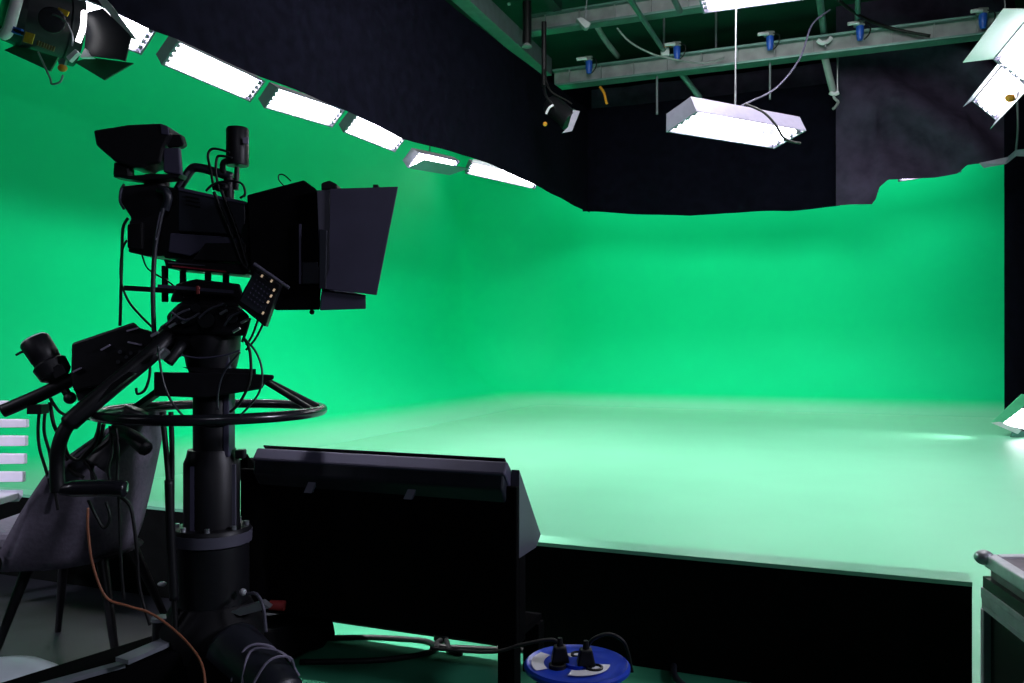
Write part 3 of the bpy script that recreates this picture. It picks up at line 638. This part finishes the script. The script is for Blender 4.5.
# pan bar with hand grip
pb = MB().tube([p(168, 336, -.08), p(156, 350, -.12), p(120, 380, -.17), p(84, 410, -.22), p(66, 428, -.24), p(58, 450, -.25), p(57, 470, -.25), p(58, 492, -.25)], lambda u: W(8.5) if u < .55 else W(6.3), n=14).build('pan_bar', M['black'], t, smooth='all')
MB().tube([p(60, 490, -.25), p(80, 488.5, -.25), p(110, 488, -.25), p(126, 489, -.25)], lambda u: W(4 + 3.5 * min(1, 4 * u) - 1.5 * (u > .97)), n=12).build('hand_grip', M['blackgl'], pb, smooth='all')
MB().prism(f.poly([(97, 402), (134, 374), (128, 372), (110, 385)], -.26), (0, .02, 0)).build('grip_lever', M['black'], pb)
MB().cyl(p(160, 357, -.17), p(167, 350, -.17), W(4)).build('clamp_ferrule', M['steel'], pb)
MB().tube([p(182, 345, -.1), p(178, 350, -.12), p(168, 363, -.14)], W(5)).build('clamp_lever', M['black'], pb, smooth='all')
MB().tube([p(116, 430, -.1), p(132, 437, -.16), p(146, 449, -.2)], W(7)).build('thumb_grip', M['black'], pb, smooth='all')
MB().tube([p(137, 410, -.05), p(126, 432, -.05), p(110, 450, -.06), p(96, 466, -.08)], W(12)).build('arm_pad', M['black'], pb, smooth='all')
# second bar with zoom control and shot box
pb2 = MB().tube([p(150, 350, .03), p(120, 356, .0), p(75, 378, -.05), p(40, 395, -.08), p(3, 411, -.1)], lambda u: W(6.6), n=14).build('pan_bar', M['black'], t, smooth='all')
A, B = p(62, 384, -.06), p(34, 340, -.06); ax = (B - A).normalized(); L = (B - A).length
zc = MB().lathe([(W(6), 0), (W(8), L * .1), (W(15), L * .22), (W(16), L * .45), (W(13), L * .5), (W(13), L * .58), (W(13.5), L * .6), (W(14), L * .97), (W(13), L)], A, ax).build('zoom_control', M['black'], pb2, smooth=True)
MB().lathe([(W(12.5), 0), (W(12), .004), (0, .005)], B, ax).build('control_cap', M['white'], zc)  # white in place of light falling on the cap
MB().tube([p(28, 350, -.06), p(22, 352, -.07), p(16, 355, -.07)], W(1.2)).build('control_lever', M['black'], zc)
MB().tube([p(60, 380, -.06), p(66, 392, -.06), p(70, 397, -.06)], W(4)).build('control_stem', M['black'], zc); MB().ball(p(70, 398, -.06), W(6)).build('control_knob', M['black'], zc, smooth='all')
MB().box(p(60, 371, -.09), (W(12), .02, W(10)), Matrix.Rotation(-.5, 3, 'Y')).build('control_block', M['black'], zc)
sb = MB().hexa(f.poly([(72, 343), (134, 322), (140, 328), (152, 331), (164, 344), (150, 366), (120, 384), (90, 388), (74, 392), (71, 378)], -.10), f.poly([(72, 345), (134, 324), (140, 330), (152, 333), (164, 346), (150, 366), (120, 384), (90, 386), (74, 390), (71, 378)], .06)).build('shot_box', M['black'], t, bev=.006)
for k, pts in enumerate(([(101, 350), (110, 345)], [(127, 331), (138, 328)], [(128, 342), (142, 345)], [(73, 372), (81, 368)], [(110, 382), (119, 375)], [(136, 362), (141, 359)])):
    q = MB(); q.bar(p(*pts[0], -.105), p(*pts[1], -.105), .006, W(1.5)); q.build('switch', M['housing'], sb)
for (x, y) in ((120, 352), (126, 357), (131, 353), (118, 362), (140, 352)): MB().cyl(p(x, y, -.1), p(x, y, -.108), W(2), n=10).build('button', M['body'], sb)
MB().box(p(94, 391, -.04), (W(22), .08, W(12)), Matrix.Rotation(-.3, 3, 'Y')).build('connector_block', M['black'], sb)
MB().box(p(38, 409, -.08), (W(14), .04, W(9))).build('cable_clip', M['black'], pb2)
# cables of the pedestal
def cb(pts, dy, r=1.5, m='cable', par=t, nm='cable'): return MB().tube([p(x, y, dy) for x, y in pts], W(r), n=6).build(nm, M[m], par, smooth='all')
cb([(40, 405), (38, 430), (40, 450), (46, 470), (52, 492)], -.07)
cb([(46, 405), (44, 430), (50, 455), (54, 485), (58, 510)], -.06)
cb([(50, 402), (54, 425), (64, 445), (70, 468), (84, 478)], -.05, 1.8)
cb([(50, 398), (60, 412), (75, 417), (100, 420)], -.09)
cb([(64, 440), (68, 455), (78, 460), (86, 452), (96, 440), (100, 418)], -.1, 1.7)
cb([(100, 424), (92, 448), (84, 458), (90, 468), (96, 480)], -.08, 1.8)
cb([(104, 424), (98, 448), (92, 470), (94, 486)], -.07, 1.8)
cb([(110, 426), (112, 450), (108, 470), (112, 488)], -.12, 1.4)
cb([(116, 428), (118, 450), (117, 480), (119, 500), (121, 560), (124, 600)], -.2, 1.4)
cb([(121, 497), (130, 506), (134, 525), (137, 552), (140, 590), (150, 625)], -.2, 1.6)
cb([(88, 500), (96, 516), (104, 528), (110, 518), (106, 502)], -.22, 1.3)
cb([(143, 350), (150, 368), (146, 388), (138, 394), (136, 388)], -.1, 1.3)
cb([(158, 345), (161, 370), (166, 390), (176, 408), (192, 422), (212, 427), (232, 422), (250, 405), (260, 390), (262, 370), (256, 352), (244, 338)], -.28, 1.0, 'body')
cb([(244, 338), (250, 352), (250, 380), (240, 402), (230, 412)], -.2, 1.4)
cb([(240, 352), (224, 372), (218, 392), (218, 410)], -.15, 1.2, 'body')
cb([(162, 412), (166, 450), (169, 490), (171, 540), (174, 600), (176, 640)], -.12, 2.6)
cb([(171, 412), (172, 450), (172, 500), (172, 560), (175, 640)], -.1, 2.4)
cb([(180, 355), (200, 358), (226, 355), (240, 350)], -.13, .9, 'navy')
MB().tube([p(169, 480, -.12), p(171, 540, -.12), p(174, 600, -.12)], W(4.5)).build('cable_sleeve', M['black'], t, smooth='all')
# dolly base: three arms with wheel covers
def arm(ang, L, m='black'):
    a = math.radians(ang); d = V((math.cos(a), math.sin(a), 0)); s_ = V((-d.y, d.x, 0))
    w0, w1 = .13, .085
    o = MB().hexa([d * .05 - s_ * w0 + V((0, 0, .03)), d * L - s_ * w1 + V((0, 0, .03)), d * L + s_ * w1 + V((0, 0, .03)), d * .05 + s_ * w0 + V((0, 0, .03))],
                  [d * .05 - s_ * w0 * .8 + V((0, 0, .15)), d * L - s_ * w1 * .8 + V((0, 0, .085)), d * L + s_ * w1 * .8 + V((0, 0, .085)), d * .05 + s_ * w0 * .8 + V((0, 0, .15))]).build('dolly_arm', M['blackmat'], t, bev=.01)
    for k in (-1, 1):
        MB().cyl(d * (L - .06) + s_ * .04 * k + V((0, 0, .042)), d * (L - .06) + s_ * .065 * k + V((0, 0, .042)), .042).build('wheel', M['rubber'], o)
    return o, d, s_
o, d, s_ = arm(-48, .50)
q = MB(); q.tube([d * .16 + V((0, 0, .13)), d * .3 + V((0, 0, .115)), d * .46 + V((0, 0, .08))], lambda u: .085 - .02 * u, n=14); q.build('wheel_cover', M['body'], o, smooth='all')
for k, (l0, off) in enumerate(((.30, .0), (.36, .03), (.40, -.03))):
    q = MB(); q.tube([d * (l0 + .01) - s_ * .075 + V((0, 0, .11)), d * (l0 - off) - s_ * .03 + V((0, 0, .186)), d * (l0 + .03) + s_ * .03 + V((0, 0, .182)), d * (l0 + off) + s_ * .078 + V((0, 0, .11))], .0035, n=6); q.build('strap', M['housing'], o)
MB().cyl(d * .53 + V((0, 0, .05)), d * .59 + V((0, 0, .05)), .024).build('brake_pedal', M['red'], o)
o, d, s_ = arm(212, .56)
def top_pt(px, py, z): Y = (EYE - z) * F / (py - HY); return V(((px - CX) / F * Y - f.X, Y - f.Y, z))
q = MB(); q.bar(top_pt(176, 638, .155), top_pt(122, 661, .15), .05, .012); q.build('edge_strip', M['grey'], o)  # grey strips drawn for light catching the arm's top edge
q = MB(); q.bar(top_pt(124, 664, .125), top_pt(30, 690, .11), .03, .012); q.build('edge_strip', M['grey'], o)
bp_ = top_pt(161, 634, .16)
MB().cyl(bp_ - V((0, 0, .06)), bp_ + V((0, 0, .04)), .024).build('brake_post', M['black'], o)
MB().lathe([(.026, 0), (.026, .010), (0, .014)], bp_ + V((0, 0, .04))).build('post_cap', M['grey'], o)
MB().cyl(d * .60 + V((0, -.02, .05)), d * .66 + V((0, -.02, .05)), .024).build('brake_pedal', M['red'], o)
o, d, s_ = arm(55, .42)
MB().cyl(p(270, 605, .12), p(285, 606, .12), .016).build('brake_pedal', M['red'], o)

# ================================================================ TELEVISION CAMERA
f = Fr(212, Y0, zz(262)); p = f.p; W = f.w
t = thing('television_camera', 'black television camera with viewfinder and large lens hood on the pedestal', 'television camera', f.loc, TH)
def pr(nm, pts, d0, d1, m='black', par=None, bev=.004): return MB().prism(f.poly(pts, d0), (0, d1 - d0, 0)).build(nm, M[m], par or t, bev=bev)
body = pr('body', [(166, 190), (178, 188), (246, 203), (248, 263), (164, 258), (160, 225)], -.06, .08, 'black')
pr('side_panel', [(178, 190), (245, 204), (246, 235), (178, 231)], -.075, -.06, 'body', body, .003)
pr('top_edge', [(178, 187), (246, 201.5), (246, 205), (178, 190.5)], -.078, -.03, 'navy', body, .002)
pr('lower_panel', [(170, 233), (246, 238), (247, 246), (238, 249), (200, 251), (190, 256), (168, 252)], -.078, -.06, 'navy', body, .003)
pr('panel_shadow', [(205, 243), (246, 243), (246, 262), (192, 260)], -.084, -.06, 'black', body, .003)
q = MB()
for k in range(3): q.bar(p(186, 196 + 4 * k, -.077), p(200, 199 + 4 * k, -.077), .003, .003)
q.build('vent_line', M['black'], body)
pr('rear_adapter', [(122, 186), (150, 183), (176, 188), (170, 256), (146, 256), (128, 252), (129, 222), (131, 218), (120, 201)], -.055, .07, 'black')
pr('rear_connector', [(127, 224), (142, 222), (142, 250), (127, 248)], -.07, -.05, 'rubber')
MB().tube([p(124, 185, -.03), p(121, 190, -.06), p(120, 201, -.06), p(124, 209, -.04)], W(1.3)).build('rear_guard', M['navy'], t)
pr('base_plate', [(163, 259), (176, 261), (178, 258.5), (198, 259.5), (202, 262), (248, 264), (246, 275), (166, 268)], -.07, .08, 'black')
pr('red_line', [(172, 265.2), (226, 271), (226, 272.4), (172, 266.6)], -.073, -.07, 'redline', None, 0)
pr('rail_gleam', [(168, 262), (205, 265), (205, 266), (168, 263.4)], -.075, -.07, 'navyl', None, 0)
# handle
h = MB().tube([p(178, 190, 0), p(184, 180, 0), p(192, 169, 0), p(200, 168, 0), p(215, 172, 0), p(232, 177, 0)], W(4.6), n=10).build('carry_handle', M['body'], t, smooth='all')
MB().cyl(p(229, 178, 0), p(229, 200, 0), W(5)).build('handle_post', M['black'], h)
MB().tube([p(178, 187, -.015), p(184, 178, -.018), p(189, 171, -.015)], W(1.8)).build('handle_trim', M['navyl'], h)
MB().ball(p(221, 187, -.02), W(6), (1.3, 1, .8)).build('handle_knob', M['black'], h)
# viewfinder
vf = pr('viewfinder', [(93, 130), (127, 124.5), (160, 123), (168, 126), (170, 134), (163, 148), (160, 163), (146, 165), (143, 168), (131, 167), (114, 161), (95.5, 145)], -.10, -.01, 'black', None, .006)
pr('viewfinder_corner', [(160, 123.2), (168, 126.5), (169, 135), (161, 134)], -.102, .0, 'navy', vf, .002)
pr('hood_latch', [(166, 134), (181, 134), (184, 144), (180, 147), (164, 147)], -.08, -.05, 'black', vf)
pr('yoke_arm', [(163, 148), (179, 147), (181, 175), (163, 172)], -.09, -.07, 'navy', vf)
pr('yoke_arm', [(113, 161), (130, 166), (130, 178), (112, 177)], -.085, -.05, 'black', vf, .008)
pr('yoke_base', [(112, 176.5), (135, 175), (181, 173), (178, 177.5), (140, 180.5)], -.085, -.03, 'black', vf, .002)
MB().cyl(p(157, 188, -.01), p(157, 176, -.01), W(12)).build('swivel', M['black'], vf, smooth=True)
MB().tube([p(160, 190, -.07), p(166, 192, -.085), p(168, 199, -.085), p(165, 210, -.08)], W(4.2), n=10).build('swivel_lever', M['body'], vf, smooth='all')
# tally lamp cylinder
mc = MB().lathe([(W(10.6), 0), (W(11), .004), (W(11), W(36)), (W(10), W(38)), (0, W(38))], p(237.5, 166, 0)).build('top_cylinder', M['black'], t, smooth=True)
pr('white_mark', [(242.5, 138), (248, 136.5), (248, 144), (243, 143)], -.032, -.024, 'housing', mc, 0)
MB().tube([p(232, 160, -.02), p(224, 162, -.02), p(223, 170, -.01), p(227, 176, 0)], W(3)).build('cylinder_bracket', M['black'], mc, smooth='all')
MB().cyl(p(237, 167, 0), p(236, 190, 0), W(2.5)).build('cylinder_stem', M['black'], mc)
# lens and hood
ln = MB().lathe([(W(22), 0), (W(27), .015), (W(30), .04), (W(30), .08), (W(34), .085), (W(34), .12), (W(30), .125), (W(30), .17)], p(246, 238, 0), (1, 0, -.02)).build('lens', M['black'], t, smooth=True)
MB().lathe([(W(35), .0), (W(36), .01), (W(36), .03), (W(35), .035)], p(262, 238, 0), (1, 0, -.02)).build('focus_ring', M['rubber'], ln)
for x, y in ((258, 244), (262, 248), (283, 240), (270, 232)): MB().ball(p(x, y, -.115), W(2)).build('lens_screw', M['navy'], ln)
pr('lens_motor', [(248, 205), (300, 200), (318, 240), (318, 285), (268, 283), (250, 262)], -.10, .03, 'blackmat', ln, .008)
hood = MB().hexa(f.poly([(247, 195), (304, 180), (315, 188), (317, 190), (321, 289), (320, 310), (276, 310.5), (262, 298), (250, 270)], -.13), f.poly([(252, 200), (304, 186), (315, 194), (317, 196), (318, 285), (318, 300), (282, 301), (270, 290), (258, 270)], .08)).build('hood_bellows', M['blackmat'], t, bev=.004)
pr('hood_frame', [(316.5, 190), (330, 189.5), (329, 289), (320.5, 289)], -.15, .07, 'navyl', hood, .002)
pr('side_flag', [(330, 188.7), (398, 186.5), (376.5, 295), (321, 288.5), (329, 270)], -.155, -.148, 'navy', hood, .001)
MB().hexa(f.poly([(322, 289.5), (366, 295), (366, 309), (320, 310.5)], -.14), f.poly([(322, 287), (352, 292), (352, 303), (320, 304)], .06)).build('bottom_flag', M['navy'], hood, bev=.002)
pr('far_flag', [(330, 196), (374, 194), (356, 288), (326, 284)], .06, .068, 'black', hood, .001)
pr('top_clip', [(321, 190), (321, 183), (329, 180), (337, 184), (337, 189)], -.12, -.02, 'black', hood)
pr('top_clip', [(373, 187.4), (373, 184.5), (378, 184.5), (378, 187.2)], -.155, -.13, 'black', hood, 0)
pr('flag_bracket', [(302, 262), (318, 262), (322, 284), (302, 284)], -.14, -.13, 'body', hood, .002)
pr('flag_rod', [(299, 224), (301, 224), (301, 284), (299, 284)], -.14, -.135, 'navy', hood, 0)
pr('flag_hinge', [(319, 229), (327, 230), (326, 289), (319, 289)], -.158, -.15, 'body', hood, .002)
MB().tube([p(284, 186, -.05), p(279, 180, -.05), p(279, 175, -.04), p(284, 175, -.04), p(291, 181, -.05)], W(.7), n=6).build('cord_loop', M['cable'], hood)
MB().ball(p(312, 312, -.1), W(2.5)).build('bottom_screw', M['black'], hood)
# tilted button panel
bpn = MB().prism(f.poly([(256, 268), (280, 285), (265, 327), (236, 303)], -.17), (0, .03, 0)).build('button_panel', M['black'], t, bev=.003)
pr('keypad_face', [(255, 272), (275, 287), (262, 316), (240, 301)], -.173, -.170, 'body', bpn, 0)
q = MB()
e1, e2 = V((20, 15)) / 6, V((-14, 29)) / 6
for i in range(1, 6):
    for j in range(1, 6):
        c = V((255.5, 273)) + e1 * i * .95 + e2 * j * .9; q.box(p(c.x, c.y, -.174), (W(1.1), .003, W(1.1)), Matrix.Rotation(.6, 3, 'Y'))
q.build('key_grid', M['navy'], bpn)
for (x, y) in ((271.5, 281), (274, 290), (271, 296), (268, 302), (263, 313), (262, 276)):
    MB().box(p(x, y, -.175), (W(2.6), .003, W(1.6)), Matrix.Rotation(-1.0, 3, 'Y')).build('lit_key', M['pad'], bpn)
MB().cyl(p(254, 264, -.18), p(289, 288, -.18), W(1.8)).build('panel_rod', M['navyl'], bpn)
# camera cables
cb([(210, 182), (212, 160), (208, 153), (218, 150), (228, 152)], -.03, 1.3); cb([(216, 178), (217, 160), (220, 155), (230, 157)], -.04, 1.3)
# rebind to camera frame
def cc(pts, dy, r=1.4, m='cable'): return MB().tube([p(x, y, dy) for x, y in pts], W(r), n=6).build('cable', M[m], t, smooth='all')
for o_ in [o_ for o_ in C.objects if o_.name.startswith('cable') and o_.parent == bpy.data.objects['studio_pedestal']][-2:]:
    bpy.data.objects.remove(o_)
cc([(214, 190), (211, 172), (208, 156), (212, 149), (222, 150), (230, 153)], -.03, 1.3); cc([(219, 190), (216, 172), (217, 158), (222, 156), (232, 158)], -.04, 1.3)
cc([(206, 191), (214, 184), (230, 181), (242, 184), (245, 194), (240, 198)], -.05, 1.2)
cc([(214, 192), (222, 212), (232, 236), (242, 262), (250, 271)], -.1, 1.6); cc([(221, 190), (230, 212), (240, 240), (248, 268)], -.1, 1.6)
cc([(163, 208), (160, 222), (155, 250), (153, 290), (154, 330), (156, 345)], -.1, 2.2, 'body')
cc([(161, 212), (158, 226), (156, 240)], -.103, 1.2, 'housing')
cc([(128, 218), (123, 228), (122, 250), (121, 290), (120, 326)], -.02, 1.5)
cc([(127, 240), (122, 252), (121, 280), (128, 300), (140, 315), (152, 327)], -.03, 1.2)
cc([(142, 255), (146, 266), (152, 272), (166, 280), (176, 288), (184, 298)], -.05, .8)
cc([(258, 320), (252, 336), (246, 345)], -.1, 1.1); cc([(264, 322), (256, 338), (246, 350)], -.1, 1.1); cc([(250, 318), (246, 332), (242, 342)], -.12, 1.4)

# ================================================================ ORANGE CABLE
cpts = []
fq = Fr(212, Y0)
rod('thin_cable', 'thin orange-brown cable running down past the chair to the floor', 'cable',
    [at(88, 508, 2.25), at(88, 530, 2.25), at(93, 565, 2.25), at(106, 597, 2.26), at(128, 606, 2.26), at(150, 613, 2.26), at(172, 628, 2.24), at(192, 648, 2.2), at(203, 668, 2.15), at(206, 700, 2.1)], .0036, M['brown'], n=6)

# ================================================================ GREY SHELL CHAIR
f = Fr(83, 2.72); p = f.p
t = thing('shell_chair', 'grey upholstered bucket chair with dark legs behind the pan bar, facing left', 'chair', f.loc, TH)
def shell_pts(scale=1.0, off=0.0):
    rows = []
    n = 40
    for i in range(n + 1):
        a = -1 + 2 * i / n                       # -1 near arm tip, 0 back, +1 far arm tip
        ang = a * math.radians(106)
        # plan: U shape open to -x, the back leaning outward
        bx, by = -.04 + .165 * math.cos(ang), .20 * math.sin(ang)
        tx, ty = .005 + .218 * math.cos(ang), .285 * math.sin(ang)
        k = abs(a)
        if k > .80: tx -= (k - .72) * .12; bx -= (k - .72) * .22
        zt = .79 - .24 * max(0, (k - .15) / .85) ** 1.2
        zb = .335
        if k > .78: zt -= (k - .78) * .75
        row = []
        for j in range(9):
            u = j / 8; w = u ** .75
            row.append(V((bx + (tx - bx) * w, by + (ty - by) * w, zb + (zt - zb) * u)))
        rows.append(row)
    return rows
sh = MB().grid(shell_pts()); so = sh.build('shell', M['fabric'], t, smooth='all', solid=.035)
MB().hexa([V((-.30, -.17, .375)), V((.06, -.12, .345)), V((.06, .12, .345)), V((-.30, .19, .375))], [V((-.30, -.18, .43)), V((.06, -.13, .42)), V((.06, .13, .42)), V((-.30, .20, .43))]).build('seat', M['fabricl'], t, bev=.02)
MB().lathe([(.0, .315), (.15, .33), (.18, .345)], (0, 0, 0)).build('shell_underside', M['fabricd'], t, smooth='all')
for sx in (-1, 1):
    for sy in (-1, 1): MB().cyl((sx * .11, sy * .10, .335), (sx * .20 + .01, sy * .2, 0.0), .018, .010).build('leg', M['black'], t, smooth=True)

# ================================================================ WHITE SLATTED CHAIR
f = Fr(-10, 3.15); p = f.p
t = thing('slatted_chair', 'white chair with horizontal back slats at the far left edge', 'chair', f.loc, TH)
xr = [27, 26.5, 25.5, 24.5, 23]
for k, (y0_, y1_) in enumerate(((400, 409), (418.5, 427.5), (435, 446), (453, 464), (471, 482))):
    xe = xr[k] if k else 17
    MB().prism([p(-70, y0_, 0), p(xe, y0_ + 1, 0), p(xe, y1_, 0), p(-70, y1_ + 1, 0)], (0, .02, 0)).build('slat', M['whitechair'], t, bev=.003)
for x in (-8, -62): MB().bar(p(x, 396, .03), V((p(x, 500, .03).x, .03, 0)), .035, .03).build('post', M['whitechair'], t)
MB().prism([p(-70, 489, -.02), p(23, 490, -.02), p(19, 496, -.02), p(-70, 502, -.02)], (0, .0, -.02)).build('seat_rail', M['whitechair'], t)
zs = p(0, 495).z
MB().box((p(-24, 495).x, -.2, zs), (p(22, 495).x - p(-70, 495).x, .4, .025)).build('seat', M['whitechair'], t, bev=.005)
for x in (-8, -62): MB().bar(V((p(x, 495).x, -.36, zs)), V((p(x, 495).x, -.36, 0)), .035, .03).build('leg', M['whitechair'], t)

# ================================================================ PALE ROUND FOOT bottom left
c = on_z(-6, 690, .02); c.z = 0
t = thing('round_stool', 'pale domed round foot of a stool at the lower left corner', 'stool', c, TH)
MB().lathe([(.185, 0), (.19, .015), (.175, .04), (.13, .07), (.07, .09), (.03, .10)]).build('domed_foot', M['paleblue'], t, smooth=True)
MB().cyl((-.12, 0, .04), (-.16, 0, .42), .02).build('stem', M['steel'], t)
MB().lathe([(.12, .0), (.13, .02), (.12, .04), (0, .045)], (-.26, 0, .42)).build('seat', M['paleblue'], t, smooth=True)

# ================================================================ FLOOR CABLES
GF = 'loose cables on the floor'
def fl(pts, z=.012): return [V((*on_z(x, y, z).xy, z)) for x, y in pts]
rod('floor_cable', 'black cable running under the monitor cabinet to the reel', 'cable', fl([(290, 640), (360, 637), (420, 640), (440, 646), (470, 648), (520, 650), (545, 652)]), .008, M['cable'], GF)
rod('floor_cable', 'black looped cable end with clip under the monitor cabinet', 'cable', fl([(300, 662), (380, 660), (430, 652), (438, 642), (446, 640), (450, 650), (462, 653)]), .009, M['cable'], GF)
rod('floor_cable', 'dark curved cable standing by the partition right of the reel', 'cable', fl([(690, 690), (676, 678), (674, 666), (680, 656), (700, 650)], .02), .010, M['body'], GF)
o = MB().box((0, 0, .017), (.045, .03, .03)).build('cable_joiner', M['black'], bev=.006); o.location = on_z(441, 641, .004); tag(o, 'small black connector on the green floor under the cabinet', 'connector')
o = MB().lathe([(.03, 0), (.034, .02), (.02, .05), (0, .055)], n=16).build('plastic_scrap', M['white'], smooth=True); o.location = on_z(508, 652, .0); tag(o, 'small pale plastic scrap on the floor beside the right cabinet leg', 'scrap')

# ================================================================ LIGHTS
lamp('cyc_top_left', (-5.1, 8.5, 4.6), (-6.3, 8.5, 1.2), 10, .3, 35, (1, 1, 1), 2.6)
lamp('cyc_top_back', (-1.4, 13.75, 4.6), (-1.4, 14.6, 1.2), 6.5, .25, 75, (1, 1, 1), 2.6)
lamp('grid_left', (-1.0, 5.5, 5.2), (-6.1, 7.6, 1.2), 2.5, .6, 105, (1, 1, 1), 1.7)
lamp('grid_back', (-.9, 7.2, 5.3), (-1.6, 14.5, 1.5), 4.0, 2.6, 92, (1, 1, 1), 1.5)
lamp('grid_wash', (-.9, 6.6, 5.1), (-1.4, 8.8, 0), 3.2, 2.6, 88, (1, .99, 1), 1.6)
lamp('grid_front', (.2, 4.2, 4.9), (.2, 4.8, 0), 2.6, 1.2, 42, (1, .99, 1), 1.3)
lamp('fill_right', (2.6, 2.5, 2.2), (-2.0, 2.1, .8), .6, .6, 8.5, (.82, .82, 1), .9)  # unseen fill lamp added to brighten right-facing edges of chair and pedestal
lamp('fill_rear', (1.6, -1.6, 3.4), (-1.4, 2.4, 1.2), .6, .6, 2.8, (.80, .82, 1), 1.2)  # unseen weak fill added behind the viewpoint for the hood panels
lamp('fill_left', (-4.6, -1.2, 3.2), (-2.95, 2.2, .55), .5, .5, 6, (.85, .84, 1), .55)  # unseen fill lamp added to brighten the white slats
lamp('apron_fill', (-1.5, 2.49, 3.2), (-1.5, 2.50, 0), .9, .04, 7, (1, 1, 1), .35)  # unseen narrow lamp added to brighten the floor strip by the partition
w = bpy.data.worlds.new('studio_air'); bpy.context.scene.world = w; w.use_nodes = True
w.node_tree.nodes['Background'].inputs[0].default_value = (.5, .55, .8, 1); w.node_tree.nodes['Background'].inputs[1].default_value = .012

# ================================================================ CAMERA
cam = bpy.data.cameras.new('camera'); co = bpy.data.objects.new('camera', cam); C.objects.link(co)
co.location = (0, 0, EYE); co.rotation_euler = (math.pi / 2, 0, TH)
cam.sensor_width = 36; cam.lens = F / 1024 * 36; cam.shift_y = (HY - 341.5) / 1024; cam.clip_start = .05; cam.clip_end = 100
sc = bpy.context.scene; sc.camera = co
sc.view_settings.view_transform = 'Standard'; sc.view_settings.look = 'None'; sc.view_settings.exposure = 0; sc.view_settings.gamma = 1
